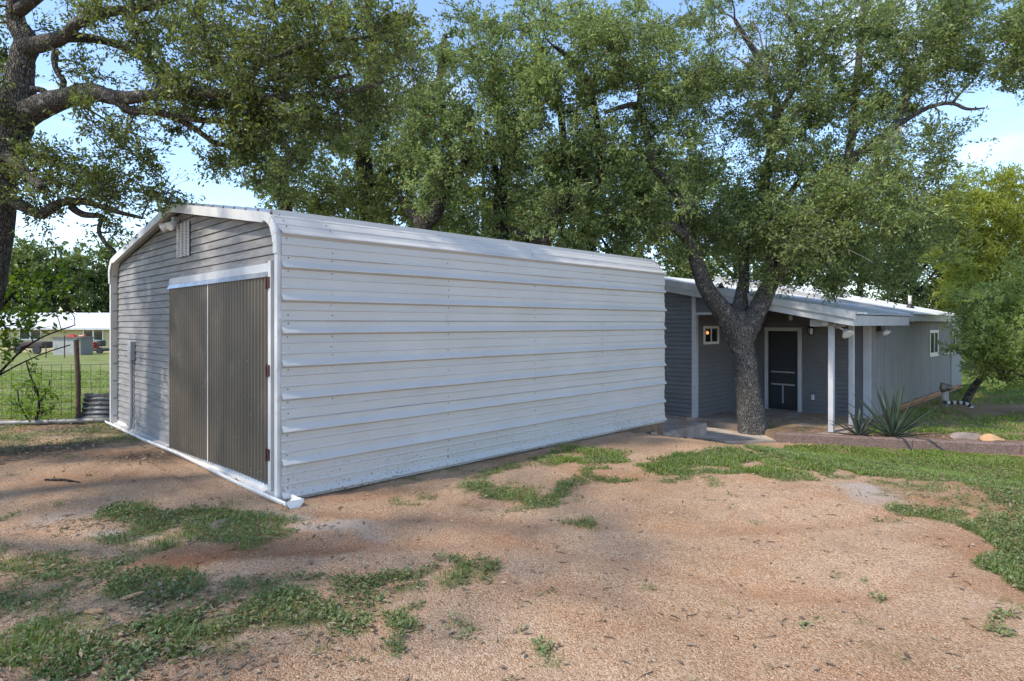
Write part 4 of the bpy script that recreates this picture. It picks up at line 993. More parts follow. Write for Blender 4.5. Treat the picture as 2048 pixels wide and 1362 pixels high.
for px0, px1, py0, py1 in ((166, 207, 658, 682), (38, 83, 658, 680), (-60, -20, 658, 682)):
    x0_, _, z1_ = PX(px0, py0, NB - .06); x1_, _, z0_ = PX(px1, py1, NB - .06); t = .1
    mb = MB()
    for q in ((x0_, x1_, z0_, z0_ + t), (x0_, x1_, z1_ - t, z1_), (x0_, x0_ + t, z0_ + t, z1_ - t), (x1_ - t, x1_, z0_ + t, z1_ - t), ((x0_ + x1_) / 2 - .07, (x0_ + x1_) / 2 + .07, z0_ + t, z1_ - t)): mb.box(q[0], q[1], NB - .08, NB, q[2], q[3])
    f = mb.build('window', M['window_frame'], nh); mb = MB(); mb.box(x0_ + t, x1_ - t, NB - .04, NB - .01, z0_ + t, z1_ - t); mb.build('pane', M['glass'], f)
for k in range(1, 9):
    mb = MB(); mb.box(-62.02, -30.98, NB - .03, NB - .005, nz0 + k * .23, nz0 + k * .23 + .03)
    o = mb.build('siding_board', M['yellow'], nh)
# grey bin shed with red things on it
x0_, _, _ = PX(103, 690, 47); x1_, _, _ = PX(164, 690, 47); zb = float(gz(x0_, 47))
bn_ = empty('storage_bin', ((x0_ + x1_) / 2, 47, zb), 'grey concrete storage bin with flat lid in front of the yellow house', 'storage bin')
mb = MB(); mb.box(x0_ + .1, x1_ - .4, 47, 48.4, zb, zb + 1.28); mb.build('wall', mat('stained_grey_panels', (.36, .35, .33), .9, dirt=(.16, .14, .12), dscale=1.2), bn_)
mb = MB(); mb.box(x1_ - .39, x1_ - .1, 47.02, 48.4, zb, zb + 1.28); mb.build('side_panel', M['dark'] if False else mat('darker_stained_panel', (.2, .18, .16), .9), bn_)
mb = MB(); mb.box(x0_, x1_, 46.9, 48.5, zb + 1.281, zb + 1.37); mb.build('lid', mat('brown_lid', (.16, .12, .10), .8), bn_)
mb = MB(); mb.box(x0_ + .95, x0_ + 1.5, 47.3, 47.7, zb + 1.375, zb + 1.49).box(x0_ + 1.1, x0_ + 1.35, 47.35, 47.65, zb + 1.49, zb + 1.58); mb.tube([(x0_ + 1.65, 47.6, zb + 1.45), (x0_ + 2.0, 47.6, zb + 1.43), (x0_ + 2.2, 47.6, zb + 1.52)], .05, 6)
rt = mb.build('red_toy', M['red'], None); tag(rt, 'red plastic toy lying on the lid of the grey bin', 'toy')
# red mower by the wall
x_, _, _ = PX(194, 690, 51); zb = float(gz(x_, 51)); mw = empty('lawn_mower', (x_, 51, zb), 'red riding mower parked under the neighbour window', 'mower')
mb = MB(); mb.box(x_ - .6, x_ - .05, 50.7, 51.4, zb + .42, zb + .8); mb.box(x_ - .45, x_ - .1, 50.75, 51.35, zb + .8, zb + .95); mb.build('hood', M['red'], mw, bevel=.08)
mb = MB(); mb.box(x_ + .14, x_ + .55, 50.75, 51.35, zb + .6, zb + 1.1); mb.build('seat', M['dark'], mw, bevel=.08)
mb = MB(); mb.box(x_ - .75, x_ + .9, 50.6, 51.5, zb + .2, zb + .44); mb.build('deck', mat('dark_deck', (.06, .06, .06), .7), mw, bevel=.05)
for q in (-.5, .55):
    mb = MB(); mb.lathe([(.1, -.09), (.26, -.09), (.28, 0), (.26, .09), (.1, .09)], (x_ + q, 50.5, zb + .26), (0, 1, 0), 14); mb.build('wheel', M['dark'], mw)
x_, _, _ = PX(66, 690, 50); zb = float(gz(x_, 50)); ca = empty('utility_cart', (x_, 50, zb), 'dark covered cart with wheels before the neighbour house', 'cart')
mb = MB(); mb.box(x_ - 1.2, x_ + 1.1, 49.6, 50.8, zb + .45, zb + 1.0); mb.build('body', mat('dark_brown_tarp', (.07, .05, .04), .9), ca, bevel=.15)
for q in (-.8, .7):
    mb = MB(); mb.lathe([(.1, -.08), (.32, -.08), (.34, 0), (.32, .08), (.1, .08)], (x_ + q, 49.5, zb + .34), (0, 1, 0), 14); mb.build('wheel', M['dark'], ca)
for px in (129, 92):
    x_, _, _ = PX(px, 700, 41); zb = float(gz(x_, 41)); mb = MB(); mb.tube([(x_, 41, zb - .1), (x_, 41, zb + (1.5 if px == 129 else .8))], .035, 6); o = mb.build('thin_post', M['post_rust'], None); tag(o, 'thin metal stake in the field before the grey bin' if px == 129 else 'short metal stake in the field left of the taller one', 'stake')

# ------------------------------------------------------------------ trees
def smooth_path(P, Rr, n_per=5, jit=0.0, rs=None):
    """Catmull-Rom through the points, with radii"""
    P = np.array(P, float); Rr = np.array(Rr, float); n = len(P); out = []; ro = []
    for i in range(n - 1):
        p0 = P[max(0, i - 1)]; p1 = P[i]; p2 = P[i + 1]; p3 = P[min(n - 1, i + 2)]
        for k in range(n_per):
            t = k / n_per
            out.append(.5 * ((2 * p1) + (-p0 + p2) * t + (2 * p0 - 5 * p1 + 4 * p2 - p3) * t * t + (-p0 + 3 * p1 - 3 * p2 + p3) * t ** 3)); ro.append(Rr[i] * (1 - t) + Rr[i + 1] * t)
    out.append(P[-1]); ro.append(Rr[-1]); out = np.array(out); ro = np.array(ro)
    if jit and rs is not None: out[1:-1] += rs.normal(0, 1, (len(out) - 2, 3)) * jit * np.minimum(ro, .012 + ro * .12)[1:-1, None] * 2
    return out, ro

def limb_mesh(paths, m, name, parent, k=12, rs=None):
    V = []; F = []; off = 0
    for P, Rr in paths:
        kk = k if Rr.max() > .06 else 7
        v, f = tubes(P[None], Rr[None], kk)
        if Rr.max() > .06:            # lumpy bark
            c = np.repeat(P, kk, 0); d = v - c
            lump = 1 + .09 * (noise2(v[:, 0] * 3 + v[:, 1] * 2, v[:, 2] * 1.2, 1.6, 61) - .5) + .018 * rs.normal(0, 1, len(v))
            v = c + d * lump[:, None]
        V.append(v); F.append(f + off); off += len(v)
        V.append(P[-1:] + (P[-1:] - P[-2:-1]) * .3); tip = off; off += 1
        base = tip - kk; fc = np.array([[base + i, base + (i + 1) % kk, tip, tip] for i in range(kk)])
        F.append(fc)
    V = np.concatenate(V); F = np.concatenate(F)
    mb = bpy.data.meshes.new(name); mb.from_pydata(V.tolist(), [], [tuple(dict.fromkeys(f)) for f in F.tolist()]); mb.update()
    mb.polygons.foreach_set('use_smooth', [True] * len(mb.polygons))
    return link(name, mb, m, parent)

def leaves(center, direc, L, Wd, rs, tint, up=.5):
    """one kite-shaped, slightly folded leaf per row"""
    n = len(center); a = direc / (np.linalg.norm(direc, axis=1, keepdims=True) + 1e-9)
    nr = rs.normal(0, 1, (n, 3)); nr[:, 2] += up * 2
    s = np.cross(a, nr); s /= np.linalg.norm(s, axis=1, keepdims=True) + 1e-9
    nn = np.cross(s, a)
    l = (L * rs.uniform(.5, 1.32, n))[:, None]; w = (Wd * rs.uniform(.7, 1.2, n))[:, None] * .5
    b = center; q = center + a * l * .52
    V = np.stack([b, q + s * w + nn * w * .35, center + a * l, q - s * w + nn * w * .35], 1).reshape(-1, 3)
    F = np.arange(4 * n).reshape(n, 4)
    return V, F, np.repeat(tint, 4)

def make_tree(name, label, limbs, clumps, leafm, barkm, seed, L=.06, Wd=.026, LAI=4.5, group=None, cat='tree', sub=.42, nodes_extra=None, droop=0.0, base=None, clip=None, twigm=None, twig_leaf=16, k=12, wlimbs=(), wclumps=()):
    rs = np.random.default_rng(seed)
    paths = []
    for lm in limbs:
        pts = [PX(p[0], p[1], p[2]) for p in lm]; rad = [max(.008, p[3] * p[2] / FPX) for p in lm]
        paths.append(smooth_path(pts, rad, 6, .035, rs))
    for lm in wlimbs: paths.append(smooth_path([p[:3] for p in lm], [p[3] for p in lm], 6, .035, rs))
    b = base or tuple(paths[0][0][0]); root = empty(name, b, label, cat, group)
    limb_mesh(paths, barkm, 'trunk', root, k, rs)
    nodes = [p for P, Rr in paths for p in P[len(P) // 4:]]; nrad = [r for P, Rr in paths for r in Rr[len(Rr) // 4:]]
    cs = []; rads = []; wts = []; tv = []
    for c in clumps:
        px, py, rx, ry, d, dr = c[:6]; dens = c[6] if len(c) > 6 else 1.0; tn = c[7] if len(c) > 7 else 0.0
        area = math.pi * rx * ry * (d / FPX) ** 2
        ns = max(3, int(area / (math.pi * sub * sub) * 6.5 * min(1, dens + .15)))
        a = rs.uniform(0, 2 * np.pi, ns); q = np.sqrt(rs.uniform(0, 1, ns))
        xx = px + rx * q * np.cos(a); yy = py + ry * q * np.sin(a); dd = d + dr * rs.uniform(-1, 1, ns)
        nl = area * LAI * dens / (L * Wd * .5)
        for i in range(ns):
            # the ellipse is a real lump of the crown at distance d: offset in depth keeps its width in metres
            X = (xx[i] - CX) / FPX * d; Z = HC - (yy[i] - HY) / FPX * d; k_ = dd[i] / d
            cs.append((X * (1 + (k_ - 1) * .85), dd[i], HC + (Z - HC) * (1 + (k_ - 1) * .85))); rads.append(sub * rs.uniform(.6, 1.25)); wts.append(nl / ns); tv.append(tn)
    for x_, y_, z_, rx_, ry_, rz_, dn_ in wclumps:
        ns = max(3, int(rx_ * ry_ / (sub * sub) * 3)); nl = math.pi * rx_ * ry_ * LAI * dn_ / (L * Wd * .5)
        for i in range(ns):
            q = rs.normal(0, 1, 3); q *= rs.random() ** (1 / 3) / np.linalg.norm(q); cs.append((x_ + rx_ * q[0], y_ + ry_ * q[1], z_ + rz_ * q[2])); rads.append(sub * rs.uniform(.6, 1.25)); wts.append(nl / ns); tv.append(0)
    cs = np.array(cs); rads = np.array(rads); wts = np.array(wts); tv = np.array(tv)
    if clip is not None:
        kp = clip(cs); cs = cs[kp]; rads = rads[kp]; wts = wts[kp]; tv = tv[kp]
    # connect every spray to the nearest limb or to a spray already connected
    na = np.array(nodes); nra = np.array(nrad)
    d0 = np.array([np.min(np.linalg.norm(na - c, axis=1)) for c in cs]); order = np.argsort(d0)
    bp = []; br = []
    allp = np.concatenate([na, np.zeros((len(cs), 3))]); allr = np.concatenate([nra, np.zeros(len(cs))]); cnt = len(na)
    for i in order:
        dd = np.linalg.norm(allp[:cnt] - cs[i], axis=1); j = int(np.argmin(dd)); s = allp[j]; e = cs[i]; dist = dd[j]
        mid = (s + e) / 2 + rs.normal(0, .14, 3) * dist + np.array([0, 0, -.06 * dist])
        t = np.linspace(0, 1, 6)[:, None]; P = (1 - t) ** 2 * s + 2 * t * (1 - t) * mid + t * t * e; P[1:-1] += rs.normal(0, .022, (4, 3)) * min(dist, 1.5)
        r0 = min(allr[j] * .65, .013 + .016 * dist); r1 = max(.006, r0 * .5)
        bp.append(P); br.append(np.linspace(r0, r1, 6)); allp[cnt] = e; allr[cnt] = r1 * 1.4; cnt += 1
    bv, bf = tubes(np.array(bp), np.array(br), 5)
    # twigs radiating in each spray, leaves along the twigs
    ntw = np.maximum(4, (wts / twig_leaf).astype(int)); ci = np.repeat(np.arange(len(cs)), ntw); n = len(ci)
    dv = rs.normal(0, 1, (n, 3)); dv[:, 2] = dv[:, 2] * .75 + .12 - droop; dv /= np.linalg.norm(dv, axis=1, keepdims=True)
    ln = rads[ci] * rs.uniform(.45, 1.25, n); st = cs[ci] + rs.normal(0, .16, (n, 3)) * rads[ci][:, None]
    bend = rs.normal(0, .18, (n, 3)); bend[:, 2] -= .10 + droop * .3
    P3 = np.stack([st, st + dv * (ln * .5)[:, None] - bend * (ln * .3)[:, None], st + dv * ln[:, None]], 1)
    tvv, tff = tubes(P3, np.tile(np.array([.0048, .0032, .0015]), (n, 1)) * (1 if d0.size and cs[:, 1].mean() < 20 else 2), 3)
    np_mesh('branches', np.concatenate([bv, tvv]), np.concatenate([bf, tff + len(bv)]), twigm or barkm, root, smooth=True)
    nl = np.maximum(1, np.round(wts / ntw).astype(int))[ci]; li = np.repeat(np.arange(n), nl); m = len(li)
    t = rs.uniform(.12, 1.05, m)[:, None]; A = P3[li, 0]; B = P3[li, 1]; E = P3[li, 2]
    pos = (1 - t) ** 2 * A + 2 * t * (1 - t) * B + t * t * E + rs.normal(0, .018 + L * .12, (m, 3))
    dr_ = dv[li] * .8 + rs.normal(0, .75, (m, 3))
    ctint = rs.normal(0, .10, len(cs)) + tv
    tint = np.clip(.42 + ctint[ci][li] + rs.normal(0, .17, m), 0, .9); tint[rs.random(m) < .006] = 1.0
    V, F, T = leaves(pos, dr_, L, Wd, rs, tint)
    np_mesh('crown', V, F, leafm, root, dict(tint=T))
    return root, m

NL = 0
# the leaning oak at the left edge, its limbs reaching over the garage
T1 = [[(-150, 905, 7.9, 62), (-110, 760, 7.9, 56), (-62, 600, 7.9, 52), (-35, 460, 7.9, 50), (-22, 350, 7.9, 48), (8, 262, 7.9, 46), (34, 212, 7.9, 36), (38, 165, 7.9, 25), (45, 118, 7.9, 22), (54, 82, 7.9, 22), (34, 48, 7.9, 17), (30, 0, 7.8, 14), (42, -80, 7.7, 10), (20, -160, 7.5, 6)],
      [(20, 250, 7.9, 30), (68, 220, 7.8, 24), (135, 194, 7.6, 19), (182, 184, 7.5, 17), (236, 196, 7.3, 14), (304, 190, 7.2, 11), (355, 187, 7.1, 11), (420, 186, 7.0, 10), (490, 193, 7.0, 8), (552, 196, 7.0, 9), (616, 192, 7.0, 7), (656, 184, 7.0, 6), (730, 176, 7.0, 4), (800, 150, 7.1, 2)],
      [(48, 95, 7.9, 20), (68, 90, 7.8, 17), (111, 80, 7.6, 14), (135, 68, 7.5, 12), (152, 48, 7.4, 11), (176, 37, 7.3, 11), (209, 24, 7.2, 10), (270, 18, 7.0, 8), (325, 5, 6.9, 6), (400, -30, 6.8, 4)],
      [(120, 76, 7.6, 11), (150, 74, 7.7, 10), (196, 79, 7.8, 8), (236, 91, 7.9, 7), (270, 108, 8.0, 6), (330, 150, 8.1, 3)],
      [(5, 300, 7.9, 20), (26, 322, 7.7, 12), (51, 345, 7.5, 11), (70, 362, 7.4, 10), (86, 376, 7.3, 8)],
      [(-22, 360, 7.9, 22), (10, 395, 7.9, 12), (45, 412, 7.9, 11), (80, 428, 7.9, 10), (105, 415, 7.9, 9), (130, 404, 7.9, 8), (176, 405, 7.9, 7), (232, 423, 7.9, 5), (285, 436, 7.9, 3)],
      [(140, 412, 7.9, 7), (165, 428, 8.0, 7), (200, 432, 8.0, 5), (215, 440, 8.0, 3)],
      [(204, 436, 8.0, 4), (198, 462, 8.0, 4), (210, 485, 8.0, 4), (232, 505, 8.1, 3)],
      [(112, 100, 7.6, 7), (109, 118, 7.6, 6), (113, 142, 7.6, 5), (127, 164, 7.6, 6), (121, 188, 7.6, 5)],
      [(62, 178, 7.8, 6), (84, 180, 7.8, 6), (94, 190, 7.8, 6), (97, 200, 7.8, 4)],
      [(236, 200, 7.3, 10), (255, 218, 7.3, 9), (290, 222, 7.3, 8), (330, 228, 7.4, 7), (380, 250, 7.5, 6), (430, 285, 7.6, 5), (478, 290, 7.7, 5), (520, 270, 7.8, 4)],
      [(330, 228, 7.4, 6), (400, 240, 7.3, 6), (450, 243, 7.2, 6), (490, 265, 7.2, 5), (540, 262, 7.2, 4), (590, 240, 7.2, 3)],
      [(488, 192, 7.0, 9), (500, 160, 7.0, 8), (520, 128, 7.0, 7), (560, 112, 7.1, 6), (620, 88, 7.1, 5), (700, 78, 7.2, 4), (760, 70, 7.2, 3)],
      [(530, 160, 7.0, 5), (590, 150, 7.0, 5), (640, 158, 7.0, 4), (700, 150, 7.0, 3)],
      [(0, 225, 7.9, 14), (-30, 150, 8.2, 10), (-60, 120, 8.4, 8), (-120, 60, 8.6, 6)],
      [(-20, 380, 7.9, 26), (-120, 250, 7.4, 16), (-260, 120, 6.6, 12), (-380, 0, 5.9, 8), (-520, -160, 5.2, 5)],
      [(40, 20, 7.8, 12), (160, -70, 7.0, 9), (330, -190, 6.2, 7), (520, -330, 5.4, 5), (700, -560, 4.7, 4)],
      [(30, -20, 7.8, 12), (-90, -180, 6.6, 9), (-200, -380, 5.6, 7), (-300, -700, 4.5, 5)]]
T1c = [(340, 30, 150, 60, 7.4, .9), (500, 60, 150, 90, 7.3, 1.0), (640, 60, 120, 90, 7.3, 1.0), (760, 70, 90, 80, 7.4, .9, .9), (790, 160, 60, 60, 7.4, .7, .8),
       (240, 40, 90, 40, 7.4, .6, .5), (120, 25, 80, 36, 7.6, .5, .35), (330, 100, 80, 50, 7.6, .7, .7), (420, 150, 110, 70, 7.4, .8), (540, 170, 120, 70, 7.2, .8), (650, 190, 90, 60, 7.2, .7, .9), (730, 210, 70, 50, 7.3, .6, .8),
       (380, 215, 80, 50, 7.4, .6), (470, 245, 110, 50, 7.4, .7), (570, 260, 90, 50, 7.4, .7, .9), (490, 310, 90, 40, 7.6, .6, .9), (560, 330, 70, 50, 7.6, .6, .8), (440, 320, 60, 30, 7.6, .4, .5), (640, 270, 50, 40, 7.5, .5, .7),
       (200, 230, 90, 26, 7.6, .5, .7), (280, 235, 60, 36, 7.4, .5, .5), (170, 150, 50, 26, 7.6, .4, .6), (150, 125, 40, 20, 7.6, .3, .4),
       (110, 300, 80, 40, 7.8, .6, .8), (90, 345, 70, 40, 7.8, .6, .9), (150, 350, 60, 40, 7.8, .5, .6), (250, 320, 60, 60, 7.9, .6, .75), (280, 370, 70, 40, 7.9, .6, .8), (200, 380, 70, 30, 7.9, .5, .8), (250, 400, 70, 26, 7.9, .5, .9), (60, 410, 60, 30, 7.9, .5, .6), (110, 430, 60, 24, 7.9, .4, .35), (215, 462, 40, 26, 8.0, .3, .6), (330, 390, 36, 20, 7.9, .3, .6),
       (-10, 130, 40, 110, 8.0, .6, .7), (8, 300, 36, 50, 8.2, .5, .6), (10, 20, 50, 40, 7.9, .5, .6), (-100, 200, 80, 160, 8.0, .8, .8)]
r_, n_ = make_tree('oak_tree', 'leaning live oak at the left edge, its limbs reaching over the metal garage', T1, T1c, M['leaf_oak'], M['bark'], 11, L=.060, Wd=.027, LAI=3.7, sub=.36, k=16); NL += n_
# its outer crown, overhead and to the left of the view
T1o = [[(-150, 905, 7.9, 30), (-420, 500, 7.2, 40), (-700, 200, 6.4, 34), (-1000, -150, 5.6, 22), (-1500, -700, 4.4, 12)], [(-700, 200, 6.4, 24), (-1500, 0, 5.2, 16), (-2600, -500, 3.6, 10)]]
# oaks beside and behind the viewer, the source of the shade on the drive
r_, n_ = make_tree('oak_tree', 'second live oak just beyond the left edge shading the drive', [], [], M['leaf_oak'], M['bark'], 12, L=.11, Wd=.055, LAI=1.0, sub=.6,
    wlimbs=[[(-9.5, 3.6, -.2, .34), (-9.3, 3.6, 1.6, .28), (-9.0, 3.8, 3.2, .24), (-8.0, 4.0, 5.0, .16), (-6.5, 4.6, 6.6, .08)], [(-9.0, 3.8, 3.0, .2), (-9.6, 2.0, 4.6, .14), (-8.8, .4, 6.2, .07)], [(-9.1, 3.8, 2.8, .18), (-7.4, 2.6, 4.6, .12), (-5.4, 1.6, 6.2, .06)]],
    wclumps=[(-7.0, 4.5, 6.6, 2.4, 2.0, 1.2, 1.0), (-8.5, 1.2, 6.6, 2.4, 2.2, 1.2, 1.0), (-5.6, 1.8, 6.9, 2.0, 2.2, 1.1, .9), (-10.5, 4.0, 6.4, 2.0, 2.4, 1.3, 1.0)]); NL += n_
# the porch oak
T2 = [[(1509, 885, 12.95, 33), (1504, 850, 12.95, 27.5), (1498, 795, 12.95, 24), (1491, 735, 12.95, 22.5), (1484, 690, 12.95, 23), (1479, 655, 12.95, 22), (1478, 622, 12.98, 14)],
      [(1480, 690, 12.95, 22), (1462, 650, 12.9, 21), (1442, 620, 12.8, 20), (1418, 585, 12.7, 17), (1402, 550, 12.6, 15), (1390, 515, 12.5, 13), (1380, 485, 12.4, 13), (1372, 455, 12.4, 11), (1362, 410, 12.3, 9), (1335, 365, 12.2, 8), (1306, 330, 12.1, 8), (1294, 270, 12.0, 7), (1277, 215, 12.0, 7), (1250, 212, 11.9, 5), (1210, 225, 11.8, 4)],
      [(1378, 478, 12.4, 10), (1358, 462, 12.2, 10), (1338, 452, 12.1, 9), (1320, 449, 12.0, 7)],
      [(1277, 218, 12.0, 6), (1283, 160, 11.9, 5), (1286, 110, 11.8, 4), (1280, 50, 11.7, 2)],
      [(1480, 680, 12.95, 20), (1476, 640, 13.1, 17), (1482, 600, 13.3, 14), (1488, 560, 13.4, 11), (1488, 520, 13.5, 9), (1494, 480, 13.6, 8), (1520, 420, 13.7, 8), (1534, 345, 13.8, 10), (1545, 290, 13.8, 10), (1556, 228, 13.8, 9), (1540, 175, 13.7, 7), (1528, 140, 13.6, 6), (1500, 90, 13.5, 5), (1470, 40, 13.4, 4)],
      [(1484, 680, 12.95, 22), (1505, 640, 12.9, 20), (1522, 605, 12.9, 18), (1540, 570, 12.9, 16), (1555, 548, 12.8, 15), (1585, 520, 12.8, 12), (1618, 490, 12.8, 11), (1650, 440, 12.8, 10), (1680, 370, 12.8, 10), (1715, 310, 12.8, 9), (1770, 272, 12.8, 8), (1800, 230, 12.8, 7), (1830, 150, 12.8, 6), (1890, 55, 12.8, 5), (1930, -30, 12.8, 3)],
      [(1542, 570, 12.9, 14), (1544, 530, 13.1, 11), (1538, 490, 13.2, 9), (1550, 430, 13.4, 7), (1600, 360, 13.6, 5)],
      [(1690, 355, 12.8, 8), (1705, 260, 13.2, 8), (1712, 170, 13.4, 7), (1722, 80, 13.6, 6), (1728, -20, 13.7, 4)],
      [(1556, 228, 13.8, 7), (1580, 190, 13.6, 6), (1602, 110, 13.4, 5), (1585, 50, 13.2, 3), (1560, 10, 13.0, 1.5)],
      [(1780, 262, 12.8, 6), (1830, 228, 12.5, 5), (1872, 210, 12.3, 4), (1905, 207, 12.2, 3.5), (1935, 218, 12.1, 3), (1970, 216, 12.0, 1.5)],
      [(1905, 207, 12.2, 3), (1918, 190, 12.2, 2.5), (1935, 172, 12.2, 2), (1950, 156, 12.2, 1.5)],
      [(1722, 80, 13.6, 5), (1760, 40, 13.4, 4), (1810, 5, 13.2, 3)]]
T2c = [(1400, 60, 60, 50, 12.8, 1.2, .7), (1400, 180, 50, 60, 12.6, 1.2, .9), (1440, 350, 60, 40, 13.2, 1.2, .8), (1500, 300, 60, 50, 13.6, 1.2, .7), (1370, 250, 40, 60, 12.2, 1.1, .7), (1380, 330, 70, 60, 12.0, 1.2, .6), (1340, 420, 60, 60, 12.2, 1.2, .9), (1300, 470, 60, 40, 12.2, 1.2, .8), (1440, 440, 70, 60, 13.0, 1.3), (1430, 510, 70, 46, 13.0, 1.2), (1500, 470, 80, 70, 13.2, 1.4), (1500, 400, 60, 60, 13.6, 1.2, .9), (1560, 440, 70, 80, 13.0, 1.4), (1600, 540, 80, 40, 12.8, 1.2), (1660, 510, 80, 70, 12.6, 1.3), (1730, 530, 80, 50, 12.8, 1.3, .9), (1600, 380, 90, 80, 12.8, 1.5, 1, .06), (1690, 350, 100, 70, 12.2, 1.2, 1.0, .22), (1740, 410, 110, 70, 12.2, 1.2, 1.0, .24), (1660, 430, 80, 50, 12.2, 1.2, 1, .15), (1810, 420, 70, 80, 12.8, 1.3, .9), (1820, 330, 70, 60, 12.8, 1.2, .8), (1850, 490, 60, 60, 13.2, 1.2, .8), (1800, 540, 60, 40, 13.4, 1.2, .8),  # raised tint on the middle right clumps paints a sunlit patch into the leaves
       (1640, 290, 90, 60, 13.0, 1.4), (1560, 300, 60, 60, 13.6, 1.3, .9), (1520, 210, 70, 60, 13.4, 1.3, .8), (1600, 200, 90, 70, 13.2, 1.4), (1690, 200, 90, 70, 13.2, 1.4), (1780, 190, 90, 70, 13.0, 1.4), (1860, 270, 60, 40, 12.6, 1.0, .7), (1880, 240, 40, 26, 12.4, .8, .4), (1870, 130, 90, 70, 12.8, 1.3), (1960, 110, 90, 60, 12.6, 1.2), (2030, 130, 60, 50, 12.4, 1.1), (1990, 40, 90, 60, 12.6, 1.3), (1900, 40, 90, 60, 12.8, 1.3), (1800, 60, 90, 70, 13.2, 1.4), (1700, 60, 90, 70, 13.4, 1.4, .9), (1620, 90, 70, 70, 13.2, 1.3, .85), (1610, 20, 50, 40, 13.2, 1.1, .7), (1540, 60, 60, 60, 13.4, 1.2, .6), (1470, 40, 60, 50, 13.4, 1.2, .6), (1420, 140, 60, 60, 12.6, 1.2, .7), (1470, 170, 60, 50, 13.2, 1.2, .9), (1430, 200, 50, 40, 13.0, 1.1, .6), (2090, 60, 80, 120, 12.4, 1.2)]
M['deadwood'] = mat('bare_pale_deadwood', (0.33, 0.29, 0.25), 0.9, var=.2, vscale=20)
r_, n_ = make_tree('oak_tree', 'big live oak forking above the porch beside the concrete apron', T2, T2c, M['leaf_oak2'], M['bark'], 21, L=.082, Wd=.036, LAI=3.7, sub=.50, k=16); NL += n_

dz = np.random.default_rng(4)
for base_, ends in (((1536, 150, 13.0, 5), [(1440, 95), (1470, 60), (1500, 40), (1455, 150), (1575, 60), (1480, 190)]), ((1800, 255, 12.2, 4), [(1740, 290), (1760, 330), (1800, 330)]), ((1680, 440, 12.0, 4), [(1620, 480), (1650, 500), (1700, 510), (1600, 440)]), ((560, 330, 13.2, 3), [(500, 330)])):
    pth = []
    for ex, ey in ends:
        m1 = ((base_[0] + ex) / 2 + dz.normal(0, 10), (base_[1] + ey) / 2 - abs(dz.normal(0, 12)))
        P, Rr = smooth_path([PX(base_[0], base_[1], base_[2]), PX(m1[0], m1[1], base_[2] - .2), PX(ex, ey, base_[2] - .4)], [.028, .016, .006], 6, .2, dz); pth.append((P, Rr))
        for _ in range(4):
            q = P[dz.integers(4, len(P))]; d = dz.normal(0, .22, 3); pth.append(smooth_path([q, q + d * .5 + dz.normal(0, .04, 3), q + d], [.009, .006, .003], 5, 0, dz))
    if base_[0] > 1000: limb_mesh(pth, M['deadwood'], 'dead_branch', r_, 6, dz)

# oaks behind the garage
T3 = [[(575, 640, 13.5, 18), (572, 430, 13.5, 14), (565, 345, 13.5, 13), (585, 310, 13.5, 9), (620, 262, 13.5, 7), (640, 220, 13.5, 5)], [(566, 355, 13.5, 10), (545, 310, 13.4, 8), (510, 280, 13.3, 6), (470, 262, 13.2, 4)], [(580, 318, 13.5, 6), (600, 300, 13.4, 6), (630, 285, 13.3, 4)]]
T3c = [(575, 330, 90, 70, 13.4, 1.3, .8), (530, 290, 70, 50, 13.2, 1.2, .8), (620, 400, 70, 50, 13.6, 1.2, .9), (560, 410, 60, 40, 13.6, 1.2, .8), (690, 420, 70, 50, 13.6, 1.2, .8), (640, 250, 60, 50, 13.4, 1.2, .5)]
r_, n_ = make_tree('oak_tree', 'dark crooked oak standing behind the garage ridge', T3, T3c, M['leaf_oak'], M['bark_dark'], 31, L=.090, Wd=.039, LAI=3.4, sub=.5); NL += n_
T4 = [[(742, 640, 14.5, 20), (740, 470, 14.5, 17), (736, 400, 14.5, 16), (728, 330, 14.5, 16), (727, 255, 14.5, 14), (735, 180, 14.5, 11), (745, 100, 14.5, 8), (735, 20, 14.5, 6)], [(728, 280, 14.5, 9), (770, 230, 14.3, 7), (800, 190, 14.1, 4)], [(727, 250, 14.5, 8), (700, 210, 14.5, 6), (680, 160, 14.4, 4)], [(736, 380, 14.5, 9), (780, 340, 14.3, 6), (820, 330, 14.0, 4)]]
T4c = [(730, 260, 70, 70, 14.4, 1.3), (760, 190, 70, 60, 14.4, 1.3), (720, 330, 60, 60, 14.4, 1.3, .9), (780, 300, 80, 60, 14.4, 1.3), (760, 390, 80, 60, 14.6, 1.3), (840, 400, 70, 60, 14.6, 1.3), (800, 90, 50, 60, 14.4, 1.2, .7), (700, 130, 60, 60, 14.4, 1.2, .7), (690, 400, 40, 50, 14.6, 1.2, .6)]
r_, n_ = make_tree('oak_tree', 'straight dark trunked oak behind the middle of the garage roof', T4, T4c, M['leaf_oak'], M['bark_dark'], 32, L=.090, Wd=.039, LAI=3.4, sub=.5); NL += n_
T5 = [[(842, 640, 13.2, 22), (846, 460, 13.2, 18), (868, 430, 13.2, 15), (884, 385, 13.2, 14), (893, 340, 13.2, 13), (905, 300, 13.2, 11), (885, 230, 13.2, 9), (880, 150, 13.2, 7), (890, 70, 13.2, 5)], [(846, 455, 13.2, 14), (820, 420, 13.4, 8), (800, 395, 13.5, 6)], [(884, 385, 13.2, 9), (925, 330, 13.0, 8), (950, 270, 12.8, 6)]]
T5c = [(880, 260, 80, 80, 12.9, 1.3, 1, .12), (900, 180, 80, 70, 12.9, 1.3, 1, .10), (920, 100, 70, 60, 12.9, 1.3, .9, .08), (880, 340, 80, 60, 12.9, 1.3, 1), (940, 60, 60, 50, 13.0, 1.2, .7), (830, 270, 60, 60, 13.0, 1.2, .9, .1), (880, 430, 70, 40, 13.2, 1.2, .9), (960, 260, 70, 70, 12.8, 1.2, .9), (850, 210, 40, 50, 13.0, 1.2, .6)]
